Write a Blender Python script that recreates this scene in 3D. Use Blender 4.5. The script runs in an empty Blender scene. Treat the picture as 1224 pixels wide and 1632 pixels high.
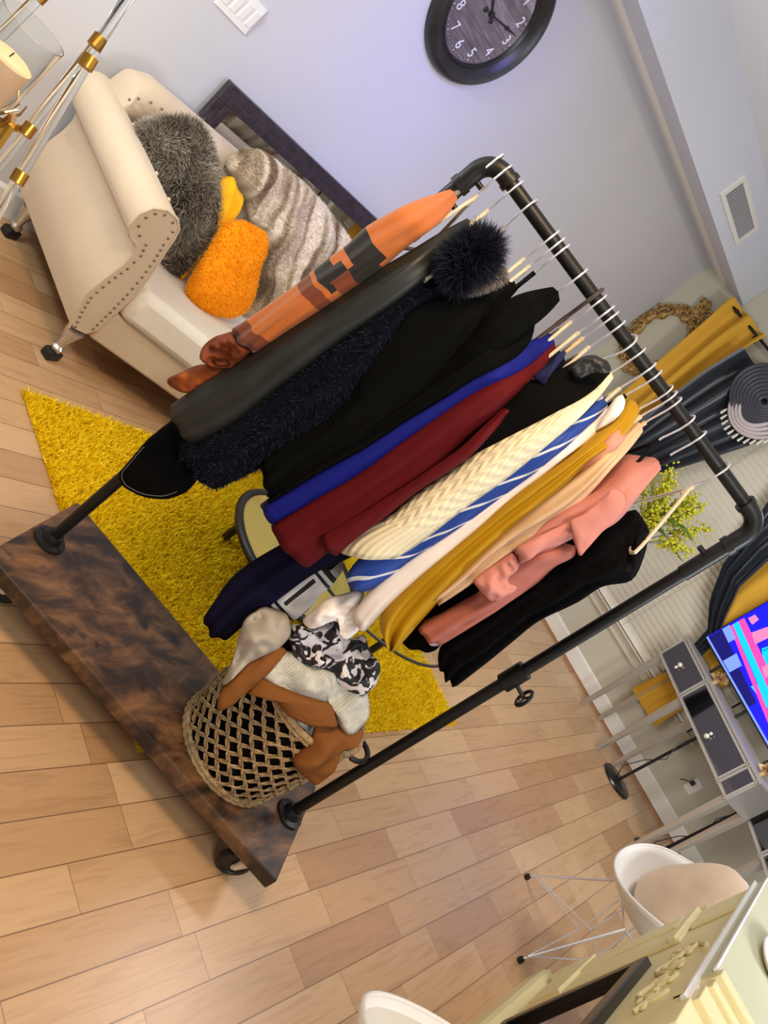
import bpy, bmesh, math, random
import numpy as np
from mathutils import Vector, Matrix, noise
random.seed(7); rng=np.random.default_rng(5)
S=bpy.context.scene; COL=S.collection
def R_(d): return math.radians(d)
# ---------------------------------------------------------------- camera
def look():
    p,ro,th=R_(18.95),R_(53.72),R_(25.8)
    h=Vector((math.cos(th),math.sin(th),0)); r=Vector((math.sin(th),-math.cos(th),0))
    fwd=h*math.cos(p)+Vector((0,0,-math.sin(p))); up=h*math.sin(p)+Vector((0,0,math.cos(p)))
    r2=r*math.cos(ro)+up*math.sin(ro); up2=-r*math.sin(ro)+up*math.cos(ro)
    m=Matrix((r2,up2,-fwd)).transposed().to_4x4(); m.translation=Vector((0,0,1.66)); return m
cd=bpy.data.cameras.new('camera'); cam=bpy.data.objects.new('camera',cd); COL.objects.link(cam)
cam.matrix_world=look(); cd.sensor_fit='VERTICAL'; cd.sensor_height=24; cd.lens=24*1350/1632; cd.clip_start=.02; cd.clip_end=60
S.camera=cam
# ---------------------------------------------------------------- light
S.view_settings.view_transform='Standard'; S.view_settings.look='None'; S.view_settings.gamma=1; S.view_settings.exposure=0.02
wd=bpy.data.worlds.new('world'); S.world=wd; wd.use_nodes=True
wd.node_tree.nodes['Background'].inputs[0].default_value=(1.0,.96,.92,1); wd.node_tree.nodes['Background'].inputs[1].default_value=.30
def area(name,loc,to,size,power,col,sy=None,spread=None):
    l=bpy.data.lights.new(name,'AREA'); l.energy=power; l.color=col; l.size=size
    if sy: l.shape='RECTANGLE'; l.size_y=sy
    if spread: l.spread=R_(spread)
    o=bpy.data.objects.new(name,l); COL.objects.link(o); o.location=loc
    o.rotation_euler=(Vector(to)-Vector(loc)).to_track_quat('-Z','Y').to_euler(); return o
area('ceiling_lamp_warm',(.6,.8,2.75),(1.2,.9,0),.5,38,(1,.70,.40))
area('ceiling_lamp_kitchen',(.2,-1.3,2.7),(2.4,.6,.6),1.1,46,(1,.92,.84))
area('ceiling_lamp_cool',(4.3,.3,2.80),(5.2,.6,0),.7,48,(1,.97,.94))
area('left_wall_light',(.2,2.3,2.1),(2.0,3.1,1.7),.6,15,(.86,1.0,.93))  # pale green area light aimed at the left wall
area('soffit_fill_uplight',(.7,2.55,1.35),(4.2,2.92,2.6),.35,17,(.94,.97,1))  # unseen fill added to brighten the underside of the beam
area('ceiling_fill_uplight',(2.6,-1.6,1.5),(3.9,1.3,2.85),.5,44,(.93,.95,1))  # added fill out of view, lifts the ceiling brightness
area('blue_wall_fill',(2.2,1.3,2.72),(3.15,3.1,1.4),.4,5.0,(.22,.24,1),spread=60)  # unseen blue fill added for the television's glow on the left wall
# ---------------------------------------------------------------- materials
def lin(c):
    return tuple(((x/255)/12.92 if x/255<=.04045 else ((x/255+.055)/1.055)**2.4) for x in c)
MATS={}
def mat(name,rgb,rough=.6,metal=0,var=0,scale=20,bump=0,bscale=60,rgb2=None,coat=0,sheen=0,trans=0,emit=0,stretch=None,ior=None,coords='Object'):
    if name in MATS: return MATS[name]
    m=bpy.data.materials.new(name); m.use_nodes=True; nt=m.node_tree; b=nt.nodes['Principled BSDF']
    c=lin(rgb)+(1,); b.inputs['Base Color'].default_value=c; b.inputs['Roughness'].default_value=rough; b.inputs['Metallic'].default_value=metal
    if rough>=.59 and metal==0: b.inputs['Specular IOR Level'].default_value=(.22 if max(rgb)>60 else .05)
    if coat: b.inputs['Coat Weight'].default_value=coat
    if sheen: b.inputs['Sheen Weight'].default_value=sheen; b.inputs['Sheen Roughness'].default_value=.4
    if trans: b.inputs['Transmission Weight'].default_value=trans
    if ior: b.inputs['IOR'].default_value=ior
    if emit: b.inputs['Emission Color'].default_value=c; b.inputs['Emission Strength'].default_value=emit
    if var or rgb2 or bump:
        tc=nt.nodes.new('ShaderNodeTexCoord'); mp=nt.nodes.new('ShaderNodeMapping'); nt.links.new(tc.outputs[coords],mp.inputs[0])
        if stretch: mp.inputs['Scale'].default_value=stretch
    if var or rgb2:
        n=nt.nodes.new('ShaderNodeTexNoise'); n.inputs['Scale'].default_value=scale; n.inputs['Detail'].default_value=5
        nt.links.new(mp.outputs[0],n.inputs['Vector']); r=nt.nodes.new('ShaderNodeValToRGB'); nt.links.new(n.outputs['Fac'],r.inputs[0])
        r.color_ramp.elements[0].position=.35; r.color_ramp.elements[1].position=.65
        if rgb2: a,d=lin(rgb),lin(rgb2)
        else: a=tuple(x*(1-var) for x in c[:3]); d=tuple(min(1,x*(1+var)) for x in c[:3])
        r.color_ramp.elements[0].color=a+(1,); r.color_ramp.elements[1].color=d+(1,); nt.links.new(r.outputs[0],b.inputs['Base Color'])
    if bump:
        n=nt.nodes.new('ShaderNodeTexNoise'); n.inputs['Scale'].default_value=bscale; n.inputs['Detail'].default_value=3
        nt.links.new(mp.outputs[0],n.inputs['Vector']); u=nt.nodes.new('ShaderNodeBump'); u.inputs['Strength'].default_value=bump; u.inputs['Distance'].default_value=.01
        nt.links.new(n.outputs['Fac'],u.inputs['Height']); nt.links.new(u.outputs[0],b.inputs['Normal'])
    MATS[name]=m; return m
class NB:
    """tiny node-building helper"""
    def __init__(s,name,rough=.6):
        s.m=bpy.data.materials.new(name); s.m.use_nodes=True; s.nt=s.m.node_tree; s.b=s.nt.nodes['Principled BSDF']; s.b.inputs['Roughness'].default_value=rough; MATS[name]=s.m
    def n(s,t,**k):
        x=s.nt.nodes.new(t)
        for a,v in k.items(): setattr(x,a,v)
        return x
    def l(s,a,b): s.nt.links.new(a,b)
    def math(s,op,a,b=None,c=None):
        x=s.n('ShaderNodeMath',operation=op)
        for i,v in enumerate((a,b,c)):
            if v is None: continue
            if isinstance(v,(int,float)): x.inputs[i].default_value=v
            else: s.l(v,x.inputs[i])
        return x.outputs[0]
    def mix(s,f,a,b):
        x=s.n('ShaderNodeMix',data_type='RGBA')
        for i,v in ((0,f),(6,a),(7,b)):
            if isinstance(v,tuple): x.inputs[i].default_value=v+(1,)
            elif isinstance(v,(int,float)): x.inputs[i].default_value=v
            else: s.l(v,x.inputs[i])
        return x.outputs[2]
    def ramp(s,f,els):
        r=s.n('ShaderNodeValToRGB'); e=r.color_ramp.elements
        while len(e)<len(els): e.new(.5)
        for q,(p,c) in zip(e,els): q.position=p; q.color=c+(1,)
        s.l(f,r.inputs[0]); return r.outputs[0]
    def bump(s,h,st,d=.01):
        u=s.n('ShaderNodeBump'); u.inputs['Strength'].default_value=st; u.inputs['Distance'].default_value=d; s.l(h,u.inputs['Height']); s.l(u.outputs[0],s.b.inputs['Normal'])
def floor_mat():
    k=NB('maple_planks',.32); tc=k.n('ShaderNodeTexCoord'); sp=k.n('ShaderNodeSeparateXYZ'); k.l(tc.outputs['Object'],sp.inputs[0])
    yr=k.math('DIVIDE',k.math('SUBTRACT',sp.outputs['Y'],-.012),.1175); row=k.math('FLOOR',yr); fy=k.math('FRACT',yr)
    w=k.n('ShaderNodeTexWhiteNoise',noise_dimensions='1D'); k.l(row,w.inputs['W'])
    xr=k.math('DIVIDE',k.math('ADD',sp.outputs['X'],k.math('MULTIPLY',w.outputs['Value'],3.1)),.56); nz=k.n('ShaderNodeTexNoise',noise_dimensions='2D')
    cx=k.math('FLOOR',xr); fx=k.math('FRACT',xr)
    cm=k.n('ShaderNodeCombineXYZ'); k.l(cx,cm.inputs[0]); k.l(row,cm.inputs[1]); w2=k.n('ShaderNodeTexWhiteNoise',noise_dimensions='2D'); k.l(cm.outputs[0],w2.inputs['Vector'])
    base=k.ramp(w2.outputs['Value'],[(0,lin((176,136,98))),(.3,lin((190,152,112))),(.7,lin((198,161,121))),(1,lin((206,171,132)))])
    mp=k.n('ShaderNodeMapping'); k.l(tc.outputs['Object'],mp.inputs[0]); mp.inputs['Scale'].default_value=(2.2,26,1)
    ad=k.n('ShaderNodeVectorMath',operation='ADD'); k.l(mp.outputs[0],ad.inputs[0]); sc=k.n('ShaderNodeVectorMath',operation='SCALE'); k.l(w2.outputs['Color'],sc.inputs[0]); sc.inputs['Scale'].default_value=30; k.l(sc.outputs[0],ad.inputs[1])
    g=k.n('ShaderNodeTexNoise'); g.inputs['Scale'].default_value=1.6; g.inputs['Detail'].default_value=6; g.inputs['Distortion'].default_value=1.2; k.l(ad.outputs[0],g.inputs['Vector'])
    gr=k.ramp(g.outputs['Fac'],[(.3,(.78,.74,.68)),(.52,(1,1,1)),(.75,(.93,.9,.86))])
    mu=k.n('ShaderNodeMix',data_type='RGBA',blend_type='MULTIPLY'); mu.inputs[0].default_value=.75; k.l(base,mu.inputs[6]); k.l(gr,mu.inputs[7])
    ey=k.math('LESS_THAN',k.math('MINIMUM',fy,k.math('SUBTRACT',1,fy)),.014); ex=k.math('LESS_THAN',fx,.0035); e=k.math('MAXIMUM',ey,ex)
    k.l(k.mix(k.math('MULTIPLY',e,.75),mu.outputs[2],lin((96,66,44))),k.b.inputs['Base Color']); k.b.inputs['Coat Weight'].default_value=.15; k.b.inputs['Coat Roughness'].default_value=.25
    return k.m
def rustic_mat():
    k=NB('rustic_board',.42); tc=k.n('ShaderNodeTexCoord'); mp=k.n('ShaderNodeMapping'); k.l(tc.outputs['Object'],mp.inputs[0]); mp.inputs['Scale'].default_value=(3.2,7,4)
    mp.inputs['Rotation'].default_value=(0,0,R_(56.4))
    n=k.n('ShaderNodeTexNoise'); n.inputs['Scale'].default_value=1.7; n.inputs['Detail'].default_value=7; n.inputs['Roughness'].default_value=.62; n.inputs['Distortion'].default_value=.6; k.l(mp.outputs[0],n.inputs['Vector'])
    a=k.ramp(n.outputs['Fac'],[(.32,lin((28,20,18))),(.44,lin((58,40,28))),(.55,lin((98,68,44))),(.72,lin((140,100,62)))])
    n2=k.n('ShaderNodeTexNoise'); n2.inputs['Scale'].default_value=9; n2.inputs['Detail'].default_value=4; k.l(tc.outputs['Object'],n2.inputs['Vector'])
    f=k.ramp(n2.outputs['Fac'],[(.54,(0,0,0)),(.66,(1,1,1))])
    k.l(k.mix(f,a,lin((30,20,18))),k.b.inputs['Base Color']); k.bump(n.outputs['Fac'],.15); return k.m
def uvmat(name,fn,rough=.75,bump=None,sheen=0):
    """fn(k,s,t,obj)->color socket ; s across, t along"""
    k=NB(name,rough); uv=k.n('ShaderNodeUVMap'); uv.uv_map='UVMap'; sp=k.n('ShaderNodeSeparateXYZ'); k.l(uv.outputs[0],sp.inputs[0])
    tc=k.n('ShaderNodeTexCoord'); c=fn(k,sp.outputs['X'],sp.outputs['Y'],tc.outputs['Object'])
    if isinstance(c,tuple) and len(c)==2: k.bump(c[1],bump or .5); c=c[0]
    k.l(c,k.b.inputs['Base Color'])
    if sheen: k.b.inputs['Sheen Weight'].default_value=sheen
    return k.m
# ---------------------------------------------------------------- mesh helpers
LOC={}
def tag(o,label=None,cat=None,group=None,kind=None):
    if label: o['label']=label
    if cat: o['category']=cat
    if group: o['group']=group
    if kind: o['kind']=kind
    return o
def thing(name,label,cat,loc=(0,0,0),group=None,rotz=0):
    o=bpy.data.objects.new(name,None); COL.objects.link(o); o.location=loc; o.empty_display_size=.05; o.rotation_euler=(0,0,rotz); LOC[o.name]=Vector(loc)
    return tag(o,label,cat,group)
class MB:
    def __init__(s): s.v=[]; s.f=[]; s.uv={}; s.mi=[]; s.cur=0
    def add(s,vs,fs,uvs=None):
        b=len(s.v); s.v+= [tuple(p) for p in vs]
        for i,f in enumerate(fs):
            s.f.append(tuple(b+j for j in f)); s.mi.append(s.cur)
            if uvs: s.uv[len(s.f)-1]=[uvs[j] for j in f]
        return s
    def box(s,c,size,rz=0,M=None,taper=1.0):
        sx,sy,sz=[x/2 for x in size]; vs=[]
        for z in (-1,1):
            k=taper if z<0 else 1
            for x,y in ((-1,-1),(1,-1),(1,1),(-1,1)): vs.append(Vector((x*sx*k,y*sy*k,z*sz)))
        rot=M or Matrix.Rotation(rz,3,'Z'); vs=[rot@p+Vector(c) for p in vs]
        return s.add(vs,[(3,2,1,0),(4,5,6,7),(0,1,5,4),(1,2,6,5),(2,3,7,6),(3,0,4,7)])
    def tube(s,pts,r,seg=10,cap=True,closed=False):
        pts=[Vector(p) for p in pts]; n=len(pts); rr=r if isinstance(r,(list,tuple)) else [r]*n; vs=[]; N=None
        for i,p in enumerate(pts):
            a=pts[(i-1)%n] if (closed or i>0) else p; b=pts[(i+1)%n] if (closed or i<n-1) else p
            t=(b-a).normalized() if (b-a).length>1e-9 else Vector((0,0,1))
            if N is None: N=t.orthogonal().normalized()
            else:
                N=(N-t*N.dot(t)); N=N.normalized() if N.length>1e-6 else t.orthogonal().normalized()
            B=t.cross(N)
            for k in range(seg):
                an=2*math.pi*k/seg; vs.append(p+(N*math.cos(an)+B*math.sin(an))*rr[i])
        fs=[]
        for i in range(n if closed else n-1):
            j=(i+1)%n
            for k in range(seg):
                k2=(k+1)%seg; fs.append((i*seg+k,i*seg+k2,j*seg+k2,j*seg+k))
        if cap and not closed: fs.append(tuple(reversed(range(seg)))); fs.append(tuple((n-1)*seg+k for k in range(seg)))
        return s.add(vs,fs)
    def cyl(s,a,b,r,seg=20): return s.tube([a,b],r,seg)
    def lathe(s,prof,c=(0,0,0),seg=28,M=None,sx=1,sy=1):
        c=Vector(c); vs=[];fs=[]
        for r,z in prof:
            for k in range(seg):
                an=2*math.pi*k/seg; p=Vector((r*math.cos(an)*sx,r*math.sin(an)*sy,z)); vs.append((M@p if M else p)+c)
        for i in range(len(prof)-1):
            for k in range(seg):
                k2=(k+1)%seg; fs.append((i*seg+k,i*seg+k2,(i+1)*seg+k2,(i+1)*seg+k))
        fs.append(tuple(reversed(range(seg)))); fs.append(tuple((len(prof)-1)*seg+k for k in range(seg)))
        return s.add(vs,fs)
    def ball(s,c,r,seg=12,rings=8,sc=(1,1,1)):
        prof=[(max(1e-4,r*math.sin(math.pi*i/rings)),-r*math.cos(math.pi*i/rings)) for i in range(rings+1)]
        return s.lathe(prof,c,seg,Matrix.Diagonal(sc))
    def prism(s,poly,d0,d1,ax='y'):
        """poly 2D extruded; ax y: poly=(x,z); ax z: poly=(x,y); ax x: (y,z)"""
        n=len(poly); f={'y':lambda p,d:(p[0],d,p[1]),'z':lambda p,d:(p[0],p[1],d),'x':lambda p,d:(d,p[0],p[1])}[ax]
        vs=[f(p,d0) for p in poly]+[f(p,d1) for p in poly]
        fs=[tuple(range(n)),tuple(range(2*n-1,n-1,-1))]+[(i,i+n,(i+1)%n+n,(i+1)%n) for i in range(n)]
        return s.add(vs,fs)
    def build(s,name,m,parent=None,smooth=True,bevel=0,auto=True,sub=0):
        off=LOC.get(parent.name,Vector((0,0,0))) if parent else Vector((0,0,0))
        me=bpy.data.meshes.new(name); me.from_pydata([tuple(Vector(p)-off) for p in s.v],[],s.f)
        for x in (m if isinstance(m,(list,tuple)) else [m]): me.materials.append(x)
        if any(s.mi): me.polygons.foreach_set('material_index',s.mi)
        if s.uv:
            ul=me.uv_layers.new(name='UVMap')
            for i,p in enumerate(me.polygons):
                if i in s.uv:
                    for q,li in enumerate(p.loop_indices): ul.data[li].uv=s.uv[i][q]
        bm=bmesh.new(); bm.from_mesh(me); bmesh.ops.recalc_face_normals(bm,faces=bm.faces); bm.to_mesh(me); bm.free()
        o=bpy.data.objects.new(name,me); COL.objects.link(o)
        if smooth:
            me.polygons.foreach_set('use_smooth',[True]*len(me.polygons))
            if auto: 
                try: me.set_sharp_from_angle(angle=R_(38))
                except Exception: pass
        if bevel:
            b=o.modifiers.new('b','BEVEL'); b.width=bevel; b.segments=2; b.limit_method='ANGLE'
        if sub:
            b=o.modifiers.new('s','SUBSURF'); b.levels=sub; b.render_levels=sub
        if parent: o.parent=parent; LOC[o.name]=off
        else: LOC[o.name]=Vector((0,0,0))
        me.update(); return o
def fur(o,count,length,width,m,droop=0.0,jit=.6,seed=1,grow=None,lie=None,curl=0):
    """adds hair blades to object o's own mesh (second material); UV y runs root to tip"""
    me=o.data; bm=bmesh.new(); bm.from_mesh(me); bmesh.ops.triangulate(bm,faces=bm.faces); tri=[[v.co.copy() for v in f.verts]+[f.normal.copy()] for f in bm.faces]; bm.free()
    A=np.array([[list(x) for x in t] for t in tri]); ar=.5*np.linalg.norm(np.cross(A[:,1]-A[:,0],A[:,2]-A[:,0]),axis=1)
    if grow is not None:
        ar=ar*np.array([1.0 if grow(Vector(n)) else 0.0 for n in A[:,3]])
    r=np.random.default_rng(seed); idx=r.choice(len(A),count,p=ar/ar.sum()); a=r.random((count,1));b=r.random((count,1)); fl=(a+b)>1; a=np.where(fl,1-a,a);b=np.where(fl,1-b,b)
    T=A[idx]; P=T[:,0]+a*(T[:,1]-T[:,0])+b*(T[:,2]-T[:,0]); Nn=T[:,3]; Nn=Nn/np.linalg.norm(Nn,axis=1,keepdims=True)
    D=Nn+r.normal(0,jit,(count,3)); D[:,2]-=droop
    if lie is not None: D=D+np.array(lie)
    if curl:
        D=D+curl*np.stack([np.sin(P[:,1]*31+P[:,2]*17),np.sin(P[:,0]*27+P[:,2]*23),np.cos(P[:,0]*29-P[:,1]*19)],1)
    d=(D*Nn).sum(1,keepdims=True); D=np.where(d<.12,D+Nn*(.2-d),D)
    D/=np.linalg.norm(D,axis=1,keepdims=True); L=length*(.6+.7*r.random((count,1)))
    X=np.cross(D,r.normal(0,1,(count,3))); X/=np.linalg.norm(X,axis=1,keepdims=True)
    v=np.empty((count,3,3)); v[:,0]=P-X*width; v[:,1]=P+X*width; v[:,2]=P+D*L
    me2=bpy.data.meshes.new(o.name+'_f'); n0=len(me.vertices); co=np.empty(n0*3); me.vertices.foreach_get('co',co)
    faces=[tuple(p.vertices) for p in me.polygons]; mi=[p.material_index for p in me.polygons]; base=len(me.materials)
    allv=np.vstack([co.reshape(-1,3),v.reshape(-1,3)])
    nb=np.arange(count*3).reshape(-1,3)+n0
    uvo=None
    loops=[i for f in faces for i in f]+nb.ravel().tolist(); ls=[0]; 
    tot=[len(f) for f in faces]+[3]*count; st=np.concatenate([[0],np.cumsum(tot)[:-1]])
    me2.vertices.add(len(allv)); me2.vertices.foreach_set('co',allv.ravel()); me2.loops.add(len(loops)); me2.loops.foreach_set('vertex_index',loops)
    me2.polygons.add(len(tot)); me2.polygons.foreach_set('loop_start',st.astype(int)); me2.polygons.foreach_set('material_index',mi+[base]*count)
    me2.polygons.foreach_set('use_smooth',[True]*len(tot))
    me2.update(calc_edges=True); ul=me2.uv_layers.new(name='UVMap'); uv=np.zeros((len(loops),2)); 
    q=r.random(count); k=len(loops)-count*3; uv[k:,0]=np.repeat(q,3); uv[k+2::3,1]=1; ul.data.foreach_set('uv',uv.ravel())
    for x in me.materials: me2.materials.append(x)
    me2.materials.append(m); me2.validate(); nm=me.name; o.data=me2; bpy.data.meshes.remove(me); me2.name=nm
    return o
def furmat(name,root,mid,tip,scale=8,amt=.5,rough=.6,alt=None):
    k=NB(name,rough); uv=k.n('ShaderNodeUVMap'); uv.uv_map='UVMap'; sp=k.n('ShaderNodeSeparateXYZ'); k.l(uv.outputs[0],sp.inputs[0])
    c=k.ramp(sp.outputs['Y'],[(0,lin(root)),(.45,lin(mid)),(1,lin(tip))])
    tc=k.n('ShaderNodeTexCoord'); n=k.n('ShaderNodeTexNoise'); n.inputs['Scale'].default_value=scale; n.inputs['Detail'].default_value=4; k.l(tc.outputs['Object'],n.inputs['Vector'])
    if alt:
        f=k.ramp(n.outputs['Fac'],[(.42,(0,0,0)),(.6,(1,1,1))]); c=k.mix(k.math('MULTIPLY',f,amt),c,lin(alt))
    k.l(k.mix(k.math('MULTIPLY',sp.outputs['X'],.25),c,lin(root)),k.b.inputs['Base Color']); k.b.inputs['Specular IOR Level'].default_value=.2; return k.m
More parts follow.
